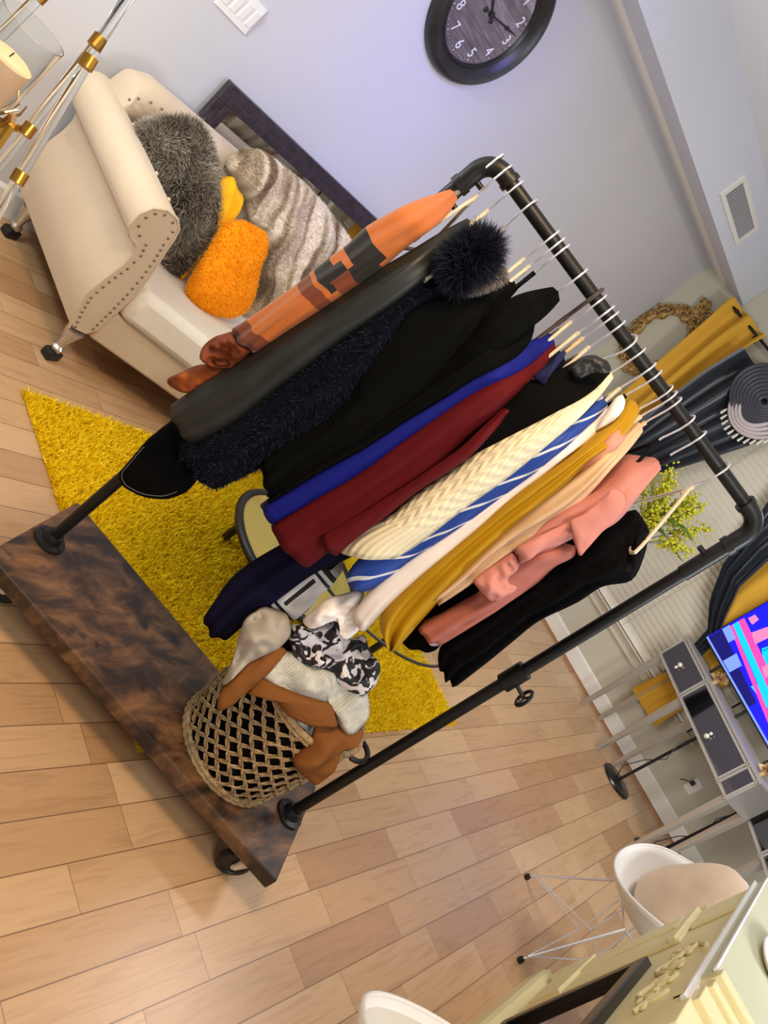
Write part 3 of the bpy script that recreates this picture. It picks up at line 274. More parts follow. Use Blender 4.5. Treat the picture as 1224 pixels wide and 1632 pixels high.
PT={
'orange_knot':(((1.353,1.227,1.024,),(1.358,1.22,1.028,),(1.364,1.212,1.029,),(1.369,1.204,1.031,),(1.375,1.196,1.033,),(1.381,1.189,1.035,),(1.385,1.182,1.034,),(1.387,1.178,1.03,),(1.387,1.176,1.021,),(1.386,1.175,1.011,),(1.384,1.173,1,),(1.383,1.172,0.99,),(1.382,1.171,0.98,),(1.38,1.172,0.971,),(1.376,1.176,0.963,),(1.371,1.181,0.956,),(1.366,1.187,0.948,),(1.361,1.192,0.941,),(1.357,1.198,0.934,),(1.351,1.204,0.931,),(1.346,1.212,0.929,),(1.341,1.22,0.929,),(1.337,1.227,0.933,),(1.335,1.232,0.94,),(1.334,1.236,0.949,),(1.334,1.238,0.959,),(1.335,1.239,0.969,),(1.337,1.239,0.979,),(1.339,1.238,0.989,),(1.343,1.236,0.998,),(1.346,1.233,1.007,),(1.349,1.231,1.017,),),(-0.824,-0.547,0.148,),),
'orange_tail':(((1.37,1.213,0.933,),(1.375,1.207,0.941,),(1.381,1.201,0.948,),(1.386,1.195,0.955,),(1.391,1.189,0.961,),(1.393,1.186,0.959,),(1.392,1.185,0.951,),(1.39,1.185,0.94,),(1.388,1.185,0.929,),(1.386,1.185,0.918,),(1.384,1.185,0.907,),(1.382,1.185,0.896,),(1.38,1.185,0.885,),(1.377,1.186,0.874,),(1.374,1.189,0.864,),(1.37,1.192,0.854,),(1.365,1.196,0.845,),(1.36,1.202,0.838,),(1.354,1.21,0.833,),(1.348,1.217,0.829,),(1.342,1.226,0.826,),(1.338,1.233,0.827,),(1.336,1.238,0.834,),(1.338,1.237,0.844,),(1.341,1.235,0.854,),(1.344,1.233,0.865,),(1.347,1.232,0.876,),(1.35,1.231,0.886,),(1.353,1.229,0.897,),(1.356,1.227,0.907,),(1.36,1.223,0.917,),(1.365,1.218,0.925,),),(-0.824,-0.547,0.148,),),
'navy_collar':(((1.438,1.079,1.536,),(1.44,1.079,1.542,),(1.441,1.079,1.547,),(1.442,1.078,1.553,),(1.443,1.078,1.559,),(1.445,1.077,1.564,),(1.447,1.075,1.569,),(1.45,1.071,1.572,),(1.454,1.067,1.575,),(1.457,1.063,1.578,),(1.46,1.058,1.58,),(1.464,1.054,1.581,),(1.467,1.049,1.581,),(1.47,1.044,1.581,),(1.472,1.04,1.579,),(1.474,1.037,1.575,),(1.474,1.034,1.57,),(1.475,1.032,1.564,),(1.476,1.029,1.56,),(1.478,1.025,1.555,),(1.479,1.022,1.551,),(1.48,1.019,1.546,),(1.48,1.017,1.541,),(1.48,1.017,1.535,),(1.479,1.016,1.529,),(1.478,1.016,1.523,),(1.478,1.015,1.517,),(1.477,1.015,1.512,),(1.475,1.016,1.506,),(1.474,1.016,1.5,),(1.472,1.017,1.494,),(1.471,1.018,1.488,),(1.469,1.018,1.483,),(1.468,1.019,1.477,),(1.466,1.019,1.471,),(1.465,1.021,1.466,),(1.462,1.023,1.463,),(1.459,1.028,1.462,),(1.456,1.033,1.463,),(1.453,1.038,1.463,),(1.45,1.043,1.464,),(1.447,1.048,1.466,),(1.444,1.052,1.469,),(1.442,1.057,1.472,),(1.439,1.061,1.475,),(1.437,1.066,1.478,),(1.435,1.07,1.481,),(1.433,1.074,1.484,),(1.432,1.076,1.489,),(1.433,1.076,1.495,),(1.434,1.077,1.501,),(1.434,1.077,1.507,),(1.435,1.078,1.512,),(1.436,1.078,1.518,),(1.437,1.078,1.524,),(1.438,1.079,1.53,),),(-0.824,-0.547,0.148,),),
'grey_collar':(((1.484,1.027,1.462,),(1.484,1.028,1.465,),(1.485,1.027,1.471,),(1.486,1.027,1.477,),(1.487,1.027,1.482,),(1.489,1.027,1.488,),(1.49,1.027,1.494,),(1.491,1.027,1.5,),(1.492,1.027,1.506,),(1.493,1.027,1.512,),(1.494,1.026,1.518,),(1.495,1.026,1.523,),(1.496,1.026,1.529,),(1.497,1.026,1.535,),(1.499,1.026,1.541,),(1.501,1.025,1.546,),(1.503,1.023,1.552,),(1.505,1.021,1.556,),(1.507,1.018,1.56,),(1.51,1.014,1.56,),(1.513,1.009,1.559,),(1.516,1.004,1.557,),(1.518,1.001,1.554,),(1.517,1.001,1.55,),(1.516,1.001,1.544,),(1.514,1.002,1.538,),(1.513,1.002,1.532,),(1.512,1.003,1.526,),(1.51,1.004,1.521,),(1.508,1.005,1.515,),(1.506,1.006,1.51,),(1.504,1.007,1.504,),(1.503,1.009,1.498,),(1.501,1.01,1.493,),(1.499,1.012,1.488,),(1.496,1.014,1.483,),(1.494,1.017,1.478,),(1.491,1.019,1.473,),(1.488,1.022,1.468,),(1.485,1.025,1.464,),),(-0.824,-0.547,0.148,),),
'navy_shoulder':(((1.632,0.84,1.563,),(1.634,0.837,1.561,),(1.635,0.833,1.555,),(1.636,0.831,1.549,),(1.636,0.829,1.542,),(1.636,0.827,1.536,),(1.636,0.825,1.529,),(1.636,0.823,1.523,),(1.636,0.821,1.516,),(1.636,0.819,1.51,),(1.637,0.817,1.503,),(1.638,0.814,1.497,),(1.639,0.811,1.491,),(1.639,0.809,1.487,),(1.637,0.811,1.484,),(1.633,0.816,1.483,),(1.629,0.822,1.482,),(1.626,0.827,1.479,),(1.623,0.831,1.478,),(1.622,0.834,1.482,),(1.622,0.835,1.488,),(1.623,0.836,1.495,),(1.623,0.836,1.501,),(1.624,0.837,1.508,),(1.625,0.838,1.515,),(1.626,0.838,1.522,),(1.626,0.839,1.528,),(1.626,0.841,1.535,),(1.626,0.843,1.541,),(1.626,0.845,1.548,),(1.628,0.844,1.554,),(1.63,0.842,1.56,),),(-0.824,-0.547,0.148,),),
'satin_shoulder':(((1.68,0.83,1.557,),(1.68,0.831,1.563,),(1.681,0.831,1.568,),(1.682,0.832,1.574,),(1.683,0.832,1.58,),(1.684,0.831,1.585,),(1.686,0.83,1.59,),(1.688,0.828,1.595,),(1.691,0.825,1.6,),(1.693,0.823,1.604,),(1.696,0.819,1.607,),(1.7,0.814,1.61,),(1.703,0.81,1.612,),(1.706,0.806,1.615,),(1.71,0.801,1.617,),(1.713,0.796,1.617,),(1.716,0.791,1.616,),(1.719,0.787,1.615,),(1.721,0.783,1.611,),(1.721,0.782,1.607,),(1.719,0.783,1.603,),(1.716,0.786,1.598,),(1.714,0.789,1.594,),(1.711,0.792,1.59,),(1.708,0.795,1.585,),(1.706,0.797,1.581,),(1.704,0.799,1.576,),(1.703,0.799,1.57,),(1.701,0.799,1.564,),(1.7,0.8,1.559,),(1.699,0.8,1.553,),(1.698,0.801,1.548,),(1.695,0.804,1.545,),(1.692,0.808,1.542,),(1.688,0.812,1.539,),(1.685,0.817,1.539,),(1.682,0.822,1.539,),(1.68,0.826,1.542,),(1.679,0.828,1.546,),(1.679,0.829,1.551,),),(-0.824,-0.547,0.148,),),
'white_collar':(((1.787,0.752,1.599,),(1.79,0.747,1.6,),(1.794,0.742,1.598,),(1.797,0.736,1.595,),(1.799,0.732,1.59,),(1.801,0.728,1.585,),(1.801,0.725,1.579,),(1.802,0.723,1.572,),(1.802,0.721,1.566,),(1.802,0.72,1.559,),(1.801,0.718,1.553,),(1.8,0.718,1.546,),(1.799,0.718,1.539,),(1.798,0.718,1.532,),(1.797,0.718,1.526,),(1.795,0.718,1.519,),(1.794,0.719,1.512,),(1.793,0.72,1.509,),(1.791,0.722,1.512,),(1.79,0.726,1.518,),(1.789,0.729,1.524,),(1.788,0.732,1.53,),(1.787,0.735,1.537,),(1.787,0.737,1.543,),(1.786,0.74,1.55,),(1.786,0.742,1.556,),(1.785,0.745,1.562,),(1.785,0.748,1.568,),(1.784,0.75,1.575,),(1.784,0.752,1.581,),(1.784,0.753,1.588,),(1.786,0.753,1.594,),),(-0.824,-0.547,0.148,),),
'white_sleeve':(((1.747,0.644,0.747,),(1.753,0.636,0.748,),(1.758,0.631,0.755,),(1.76,0.631,0.766,),(1.761,0.633,0.778,),(1.761,0.635,0.789,),(1.759,0.64,0.798,),(1.754,0.648,0.8,),(1.748,0.658,0.801,),(1.744,0.666,0.806,),(1.741,0.672,0.815,),(1.74,0.677,0.826,),(1.738,0.683,0.837,),(1.736,0.688,0.848,),(1.735,0.694,0.858,),(1.732,0.699,0.863,),(1.728,0.704,0.859,),(1.723,0.708,0.849,),(1.719,0.712,0.839,),(1.715,0.714,0.828,),(1.712,0.717,0.817,),(1.708,0.72,0.806,),(1.704,0.723,0.795,),(1.7,0.725,0.784,),(1.698,0.726,0.773,),(1.696,0.725,0.761,),(1.695,0.723,0.749,),(1.694,0.722,0.737,),(1.693,0.72,0.725,),(1.692,0.718,0.713,),(1.692,0.715,0.702,),(1.695,0.709,0.696,),(1.701,0.701,0.695,),(1.707,0.692,0.698,),(1.711,0.687,0.705,),(1.714,0.686,0.716,),(1.717,0.685,0.728,),(1.72,0.684,0.739,),(1.723,0.681,0.75,),(1.728,0.678,0.761,),(1.732,0.673,0.769,),(1.736,0.668,0.769,),(1.739,0.66,0.762,),(1.743,0.652,0.753,),),(-0.824,-0.547,0.148,),),
'denim':(((1.432,1.219,0.748,),(1.429,1.22,0.738,),(1.428,1.219,0.726,),(1.426,1.219,0.714,),(1.424,1.218,0.702,),(1.423,1.217,0.691,),(1.421,1.217,0.679,),(1.419,1.215,0.667,),(1.419,1.213,0.655,),(1.418,1.211,0.643,),(1.418,1.208,0.632,),(1.417,1.206,0.62,),(1.417,1.203,0.608,),(1.417,1.201,0.596,),(1.416,1.198,0.584,),(1.416,1.196,0.572,),(1.415,1.193,0.56,),(1.417,1.188,0.551,),(1.421,1.18,0.545,),(1.427,1.171,0.542,),(1.432,1.162,0.542,),(1.439,1.154,0.545,),(1.445,1.145,0.55,),(1.451,1.137,0.554,),(1.458,1.129,0.56,),(1.464,1.122,0.566,),(1.469,1.115,0.574,),(1.475,1.109,0.582,),(1.481,1.103,0.591,),(1.486,1.097,0.6,),(1.49,1.093,0.61,),(1.494,1.09,0.621,),(1.498,1.088,0.632,),(1.501,1.086,0.643,),(1.504,1.085,0.655,),(1.505,1.087,0.666,),(1.506,1.089,0.678,),(1.506,1.092,0.69,),(1.504,1.097,0.7,),(1.502,1.103,0.711,),(1.5,1.108,0.721,),(1.498,1.114,0.731,),(1.496,1.12,0.741,),(1.494,1.126,0.752,),(1.492,1.132,0.761,),(1.488,1.14,0.768,),(1.483,1.148,0.774,),(1.479,1.157,0.78,),(1.474,1.165,0.785,),(1.469,1.174,0.791,),(1.465,1.182,0.793,),(1.459,1.189,0.788,),(1.454,1.195,0.78,),(1.448,1.201,0.773,),(1.442,1.208,0.765,),(1.437,1.214,0.757,),),(-0.824,-0.547,0.148,),),
'pink_ruffle':(((1.724,0.558,1.366,),(1.725,0.559,1.372,),(1.726,0.558,1.379,),(1.728,0.557,1.386,),(1.73,0.557,1.393,),(1.731,0.557,1.4,),(1.732,0.558,1.407,),(1.732,0.559,1.414,),(1.733,0.56,1.421,),(1.734,0.56,1.428,),(1.734,0.561,1.435,),(1.735,0.563,1.442,),(1.735,0.564,1.449,),(1.735,0.566,1.456,),(1.735,0.567,1.463,),(1.735,0.569,1.469,),(1.736,0.57,1.476,),(1.739,0.567,1.481,),(1.742,0.563,1.485,),(1.746,0.558,1.488,),(1.75,0.553,1.489,),(1.753,0.547,1.488,),(1.757,0.541,1.486,),(1.76,0.535,1.483,),(1.763,0.53,1.479,),(1.764,0.527,1.473,),(1.765,0.524,1.467,),(1.765,0.522,1.46,),(1.766,0.519,1.453,),(1.766,0.517,1.447,),(1.765,0.516,1.44,),(1.765,0.515,1.433,),(1.764,0.513,1.425,),(1.764,0.512,1.418,),(1.763,0.511,1.411,),(1.763,0.51,1.404,),(1.763,0.508,1.397,),(1.763,0.506,1.39,),(1.763,0.504,1.383,),(1.763,0.502,1.376,),(1.763,0.5,1.369,),(1.763,0.498,1.362,),(1.763,0.496,1.355,),(1.764,0.494,1.348,),(1.763,0.492,1.342,),(1.762,0.494,1.339,),(1.759,0.499,1.339,),(1.755,0.505,1.341,),(1.751,0.511,1.343,),(1.747,0.517,1.346,),(1.744,0.524,1.348,),(1.74,0.53,1.351,),(1.737,0.536,1.354,),(1.733,0.542,1.357,),(1.73,0.548,1.36,),(1.726,0.554,1.362,),),(-0.824,-0.547,0.148,),),
'pink_fold_a':(((1.721,0.573,1.236,),(1.721,0.574,1.243,),(1.723,0.574,1.252,),(1.725,0.574,1.26,),(1.726,0.573,1.269,),(1.728,0.573,1.277,),(1.73,0.572,1.285,),(1.732,0.572,1.294,),(1.734,0.571,1.302,),(1.736,0.57,1.31,),(1.738,0.57,1.319,),(1.74,0.569,1.327,),(1.742,0.568,1.335,),(1.744,0.567,1.344,),(1.746,0.567,1.352,),(1.749,0.564,1.357,),(1.752,0.558,1.357,),(1.756,0.552,1.354,),(1.756,0.55,1.347,),(1.755,0.549,1.339,),(1.754,0.549,1.331,),(1.753,0.548,1.322,),(1.751,0.548,1.314,),(1.75,0.548,1.305,),(1.749,0.547,1.297,),(1.748,0.546,1.288,),(1.747,0.546,1.279,),(1.746,0.545,1.271,),(1.745,0.544,1.262,),(1.744,0.543,1.254,),(1.743,0.542,1.245,),(1.741,0.543,1.237,),(1.738,0.546,1.233,),(1.734,0.552,1.232,),(1.729,0.56,1.232,),(1.724,0.567,1.233,),),(-0.824,-0.547,0.148,),),
'pink_knot':(((1.74,0.573,1.11,),(1.74,0.575,1.117,),(1.741,0.576,1.125,),(1.742,0.577,1.134,),(1.743,0.577,1.143,),(1.744,0.578,1.151,),(1.745,0.579,1.16,),(1.746,0.579,1.169,),(1.748,0.58,1.177,),(1.749,0.58,1.186,),(1.75,0.581,1.195,),(1.751,0.581,1.203,),(1.753,0.582,1.212,),(1.755,0.58,1.218,),(1.759,0.575,1.22,),(1.763,0.568,1.22,),(1.768,0.56,1.22,),(1.772,0.554,1.217,),(1.773,0.551,1.21,),(1.773,0.548,1.203,),(1.776,0.542,1.197,),(1.78,0.535,1.193,),(1.784,0.528,1.188,),(1.787,0.522,1.184,),(1.79,0.516,1.178,),(1.79,0.514,1.171,),(1.789,0.513,1.163,),(1.787,0.513,1.154,),(1.786,0.514,1.145,),(1.784,0.514,1.137,),(1.783,0.514,1.128,),(1.781,0.514,1.12,),(1.778,0.517,1.113,),(1.774,0.522,1.11,),(1.769,0.53,1.109,),(1.764,0.537,1.109,),(1.759,0.545,1.108,),(1.754,0.552,1.108,),(1.749,0.56,1.108,),(1.744,0.567,1.108,),),(-0.824,-0.547,0.148,),),
'lavender_lining':(((1.827,0.559,0.908,),(1.828,0.558,0.911,),(1.832,0.553,0.915,),(1.836,0.549,0.919,),(1.839,0.544,0.922,),(1.843,0.54,0.927,),(1.846,0.537,0.932,),(1.849,0.534,0.937,),(1.852,0.531,0.942,),(1.855,0.528,0.948,),(1.857,0.525,0.951,),(1.858,0.523,0.95,),(1.858,0.523,0.945,),(1.857,0.522,0.938,),(1.856,0.522,0.931,),(1.855,0.522,0.924,),(1.853,0.523,0.918,),(1.85,0.525,0.912,),(1.847,0.528,0.907,),(1.844,0.532,0.904,),(1.84,0.538,0.905,),(1.836,0.544,0.905,),(1.833,0.55,0.906,),(1.829,0.556,0.907,),),(-0.824,-0.547,0.148,),),
'black_sleeve':(((1.883,0.441,1.352,),(1.886,0.437,1.355,),(1.89,0.433,1.361,),(1.894,0.429,1.367,),(1.898,0.425,1.374,),(1.901,0.422,1.38,),(1.901,0.424,1.387,),(1.9,0.428,1.394,),(1.898,0.432,1.402,),(1.896,0.437,1.409,),(1.895,0.441,1.416,),(1.893,0.446,1.423,),(1.891,0.451,1.43,),(1.888,0.456,1.437,),(1.886,0.461,1.443,),(1.884,0.466,1.45,),(1.882,0.472,1.456,),(1.879,0.478,1.462,),(1.876,0.484,1.468,),(1.873,0.489,1.471,),(1.871,0.492,1.468,),(1.868,0.493,1.461,),(1.867,0.493,1.454,),(1.867,0.491,1.446,),(1.869,0.486,1.44,),(1.871,0.481,1.433,),(1.873,0.477,1.426,),(1.874,0.473,1.418,),(1.874,0.471,1.41,),(1.875,0.468,1.402,),(1.875,0.465,1.394,),(1.876,0.462,1.386,),(1.877,0.458,1.378,),(1.878,0.454,1.371,),(1.879,0.45,1.363,),(1.881,0.445,1.356,),),(-0.824,-0.547,0.148,),),
'plaid':(((1.738,0.836,0.73,),(1.742,0.836,0.739,),(1.745,0.837,0.748,),(1.748,0.838,0.757,),(1.752,0.838,0.766,),(1.756,0.838,0.775,),(1.76,0.837,0.783,),(1.764,0.836,0.792,),(1.769,0.835,0.8,),(1.773,0.834,0.809,),(1.777,0.832,0.817,),(1.781,0.829,0.822,),(1.785,0.823,0.82,),(1.788,0.815,0.815,),(1.791,0.808,0.81,),(1.792,0.802,0.803,),(1.791,0.797,0.795,),(1.79,0.794,0.786,),(1.789,0.79,0.777,),(1.788,0.786,0.768,),(1.786,0.783,0.759,),(1.783,0.781,0.75,),(1.78,0.779,0.741,),(1.778,0.778,0.732,),(1.776,0.775,0.723,),(1.775,0.771,0.714,),(1.774,0.767,0.705,),(1.772,0.764,0.696,),(1.77,0.761,0.687,),(1.768,0.758,0.678,),(1.765,0.756,0.669,),(1.763,0.755,0.66,),(1.76,0.753,0.65,),(1.757,0.752,0.642,),(1.753,0.755,0.636,),(1.747,0.761,0.633,),(1.742,0.769,0.632,),(1.736,0.777,0.631,),(1.73,0.784,0.628,),(1.724,0.79,0.624,),(1.718,0.796,0.618,),(1.712,0.801,0.613,),(1.708,0.806,0.61,),(1.706,0.81,0.613,),(1.708,0.812,0.62,),(1.71,0.814,0.629,),(1.713,0.816,0.638,),(1.715,0.818,0.648,),(1.718,0.82,0.657,),(1.721,0.822,0.666,),(1.723,0.824,0.675,),(1.726,0.826,0.684,),(1.728,0.828,0.693,),(1.731,0.83,0.702,),(1.733,0.832,0.712,),(1.736,0.834,0.721,),),(-0.786,-0.522,0.33,),),
'taupe_cloth':(((1.65,0.787,0.58,),(1.653,0.79,0.588,),(1.657,0.792,0.597,),(1.662,0.793,0.606,),(1.666,0.795,0.615,),(1.671,0.795,0.623,),(1.676,0.792,0.63,),(1.683,0.787,0.635,),(1.69,0.781,0.64,),(1.697,0.775,0.644,),(1.704,0.769,0.649,),(1.71,0.762,0.653,),(1.715,0.755,0.653,),(1.719,0.746,0.65,),(1.722,0.738,0.646,),(1.726,0.729,0.641,),(1.728,0.72,0.636,),(1.729,0.714,0.63,),(1.727,0.709,0.621,),(1.724,0.705,0.613,),(1.721,0.702,0.604,),(1.718,0.698,0.595,),(1.713,0.697,0.586,),(1.708,0.697,0.577,),(1.703,0.697,0.568,),(1.698,0.697,0.56,),(1.693,0.697,0.551,),(1.688,0.696,0.542,),(1.683,0.696,0.534,),(1.678,0.696,0.525,),(1.674,0.694,0.516,),(1.67,0.691,0.507,),(1.667,0.688,0.498,),(1.663,0.685,0.489,),(1.66,0.683,0.48,),(1.656,0.68,0.471,),(1.653,0.677,0.462,),(1.649,0.674,0.454,),(1.646,0.674,0.448,),(1.645,0.677,0.45,),(1.645,0.683,0.457,),(1.646,0.689,0.465,),(1.647,0.695,0.473,),(1.648,0.701,0.481,),(1.648,0.707,0.489,),(1.649,0.714,0.496,),(1.649,0.721,0.504,),(1.648,0.728,0.511,),(1.648,0.735,0.519,),(1.648,0.742,0.526,),(1.647,0.749,0.533,),(1.647,0.756,0.541,),(1.647,0.763,0.548,),(1.647,0.769,0.556,),(1.648,0.776,0.564,),(1.648,0.782,0.571,),),(-0.745,-0.495,0.447,),),
'camel_flap':(((1.65,0.631,0.405,),(1.648,0.637,0.408,),(1.646,0.644,0.414,),(1.645,0.65,0.42,),(1.644,0.656,0.426,),(1.644,0.662,0.433,),(1.645,0.666,0.44,),(1.646,0.671,0.448,),(1.647,0.675,0.455,),(1.65,0.677,0.463,),(1.652,0.679,0.471,),(1.655,0.681,0.479,),(1.658,0.684,0.487,),(1.661,0.686,0.495,),(1.663,0.688,0.503,),(1.666,0.69,0.511,),(1.669,0.692,0.519,),(1.672,0.694,0.527,),(1.676,0.695,0.535,),(1.679,0.695,0.543,),(1.683,0.696,0.551,),(1.687,0.697,0.559,),(1.69,0.697,0.566,),(1.694,0.698,0.574,),(1.698,0.698,0.582,),(1.702,0.699,0.59,),(1.706,0.699,0.598,),(1.71,0.697,0.603,),(1.715,0.691,0.607,),(1.72,0.685,0.607,),(1.721,0.681,0.604,),(1.72,0.677,0.597,),(1.718,0.674,0.589,),(1.716,0.67,0.581,),(1.714,0.667,0.573,),(1.712,0.664,0.565,),(1.71,0.66,0.557,),(1.708,0.657,0.549,),(1.706,0.654,0.541,),(1.703,0.652,0.533,),(1.7,0.65,0.525,),(1.697,0.648,0.517,),(1.694,0.646,0.509,),(1.692,0.644,0.501,),(1.689,0.642,0.493,),(1.686,0.64,0.485,),(1.683,0.638,0.477,),(1.68,0.636,0.469,),(1.678,0.634,0.461,),(1.675,0.631,0.453,),(1.673,0.628,0.445,),(1.67,0.626,0.437,),(1.667,0.626,0.43,),(1.663,0.626,0.422,),(1.659,0.626,0.414,),(1.654,0.627,0.408,),),(-0.764,-0.507,0.399,),),
'camel_band':(((1.686,0.637,0.476,),(1.687,0.642,0.48,),(1.69,0.648,0.488,),(1.693,0.653,0.496,),(1.697,0.659,0.504,),(1.7,0.663,0.511,),(1.706,0.662,0.516,),(1.713,0.656,0.52,),(1.721,0.65,0.524,),(1.728,0.643,0.527,),(1.736,0.636,0.531,),(1.743,0.629,0.534,),(1.751,0.623,0.538,),(1.759,0.616,0.541,),(1.767,0.61,0.546,),(1.775,0.604,0.55,),(1.783,0.598,0.554,),(1.791,0.592,0.559,),(1.799,0.585,0.563,),(1.807,0.579,0.567,),(1.815,0.573,0.572,),(1.823,0.567,0.576,),(1.831,0.561,0.58,),(1.839,0.554,0.585,),(1.847,0.548,0.588,),(1.852,0.54,0.589,),(1.856,0.531,0.587,),(1.859,0.522,0.583,),(1.862,0.512,0.579,),(1.865,0.502,0.575,),(1.867,0.494,0.571,),(1.865,0.491,0.567,),(1.858,0.493,0.561,),(1.85,0.497,0.555,),(1.842,0.501,0.548,),(1.834,0.505,0.542,),(1.826,0.509,0.536,),(1.817,0.514,0.531,),(1.81,0.52,0.527,),(1.802,0.527,0.523,),(1.794,0.534,0.52,),(1.786,0.541,0.516,),(1.779,0.548,0.513,),(1.771,0.555,0.51,),(1.765,0.563,0.509,),(1.759,0.572,0.509,),(1.753,0.581,0.509,),(1.747,0.59,0.509,),(1.741,0.599,0.509,),(1.735,0.608,0.51,),(1.729,0.616,0.508,),(1.722,0.621,0.504,),(1.714,0.624,0.498,),(1.707,0.627,0.492,),(1.699,0.63,0.485,),(1.691,0.633,0.479,),),(-0.666,-0.443,0.6,),),
'camel_side':(((1.84,0.519,0.527,),(1.846,0.518,0.532,),(1.855,0.514,0.537,),(1.863,0.511,0.541,),(1.872,0.507,0.546,),(1.88,0.504,0.551,),(1.889,0.5,0.555,),(1.898,0.496,0.56,),(1.907,0.493,0.565,),(1.916,0.489,0.569,),(1.924,0.485,0.574,),(1.933,0.481,0.579,),(1.942,0.478,0.583,),(1.95,0.473,0.586,),(1.956,0.467,0.582,),(1.958,0.461,0.576,),(1.956,0.457,0.568,),(1.952,0.456,0.56,),(1.946,0.455,0.552,),(1.94,0.455,0.544,),(1.935,0.454,0.536,),(1.929,0.453,0.528,),(1.925,0.451,0.521,),(1.924,0.447,0.512,),(1.924,0.442,0.504,),(1.925,0.436,0.496,),(1.925,0.43,0.487,),(1.926,0.425,0.479,),(1.925,0.42,0.471,),(1.923,0.416,0.462,),(1.92,0.413,0.454,),(1.917,0.41,0.445,),(1.914,0.408,0.437,),(1.91,0.405,0.428,),(1.906,0.403,0.421,),(1.9,0.405,0.417,),(1.892,0.411,0.417,),(1.883,0.419,0.418,),(1.874,0.426,0.418,),(1.865,0.433,0.419,),(1.856,0.44,0.42,),(1.848,0.448,0.423,),(1.84,0.456,0.425,),(1.832,0.463,0.428,),(1.827,0.47,0.432,),(1.827,0.473,0.439,),(1.831,0.476,0.447,),(1.834,0.479,0.455,),(1.837,0.481,0.463,),(1.841,0.484,0.472,),(1.843,0.487,0.48,),(1.844,0.492,0.488,),(1.843,0.498,0.496,),(1.842,0.504,0.504,),(1.84,0.51,0.512,),(1.839,0.516,0.52,),),(-0.538,-0.715,0.447,),),
'pale_blouse':(((1.705,0.666,0.517,),(1.707,0.675,0.524,),(1.713,0.682,0.533,),(1.72,0.688,0.543,),(1.728,0.694,0.552,),(1.736,0.698,0.562,),(1.745,0.701,0.571,),(1.755,0.701,0.58,),(1.766,0.696,0.587,),(1.777,0.689,0.592,),(1.788,0.681,0.596,),(1.799,0.672,0.601,),(1.809,0.664,0.605,),(1.82,0.655,0.61,),(1.831,0.646,0.614,),(1.842,0.638,0.618,),(1.853,0.629,0.623,),(1.864,0.62,0.627,),(1.875,0.611,0.631,),(1.885,0.602,0.635,),(1.896,0.592,0.639,),(1.906,0.582,0.642,),(1.916,0.572,0.644,),(1.926,0.561,0.647,),(1.935,0.55,0.648,),(1.94,0.539,0.646,),(1.943,0.526,0.641,),(1.944,0.514,0.635,),(1.945,0.502,0.629,),(1.944,0.491,0.622,),(1.939,0.483,0.613,),(1.931,0.477,0.603,),(1.923,0.471,0.593,),(1.916,0.465,0.583,),(1.907,0.464,0.575,),(1.897,0.469,0.569,),(1.889,0.479,0.568,),(1.882,0.491,0.569,),(1.876,0.504,0.571,),(1.871,0.516,0.574,),(1.865,0.528,0.576,),(1.857,0.54,0.576,),(1.847,0.549,0.572,),(1.836,0.556,0.567,),(1.825,0.564,0.562,),(1.814,0.572,0.557,),(1.803,0.58,0.552,),(1.792,0.587,0.546,),(1.781,0.595,0.541,),(1.77,0.603,0.536,),(1.759,0.61,0.531,),(1.748,0.618,0.527,),(1.738,0.626,0.523,),(1.729,0.636,0.52,),(1.72,0.647,0.519,),(1.711,0.657,0.517,),),(-0.597,-0.397,0.697,),),
'printed_scarf':(((1.74,0.715,0.615,),(1.74,0.726,0.621,),(1.741,0.737,0.628,),(1.744,0.744,0.635,),(1.751,0.743,0.64,),(1.76,0.736,0.644,),(1.77,0.728,0.648,),(1.781,0.722,0.654,),(1.79,0.721,0.662,),(1.8,0.723,0.671,),(1.81,0.725,0.681,),(1.82,0.727,0.69,),(1.83,0.726,0.698,),(1.837,0.721,0.702,),(1.844,0.71,0.701,),(1.851,0.698,0.7,),(1.857,0.686,0.699,),(1.864,0.676,0.699,),(1.872,0.67,0.703,),(1.882,0.669,0.711,),(1.893,0.67,0.72,),(1.902,0.669,0.728,),(1.908,0.662,0.728,),(1.91,0.651,0.724,),(1.912,0.639,0.719,),(1.915,0.627,0.715,),(1.921,0.615,0.713,),(1.927,0.603,0.712,),(1.933,0.591,0.709,),(1.936,0.579,0.705,),(1.937,0.568,0.7,),(1.936,0.557,0.693,),(1.932,0.548,0.685,),(1.925,0.543,0.675,),(1.916,0.538,0.665,),(1.908,0.534,0.656,),(1.899,0.532,0.647,),(1.89,0.535,0.641,),(1.88,0.544,0.638,),(1.871,0.553,0.635,),(1.861,0.563,0.632,),(1.852,0.573,0.63,),(1.844,0.583,0.629,),(1.838,0.595,0.631,),(1.832,0.606,0.631,),(1.823,0.614,0.628,),(1.812,0.621,0.623,),(1.801,0.628,0.618,),(1.791,0.634,0.612,),(1.78,0.641,0.607,),(1.77,0.648,0.603,),(1.762,0.658,0.601,),(1.755,0.669,0.602,),(1.75,0.68,0.604,),(1.746,0.692,0.607,),(1.742,0.704,0.61,),),(-0.597,-0.397,0.697,),),
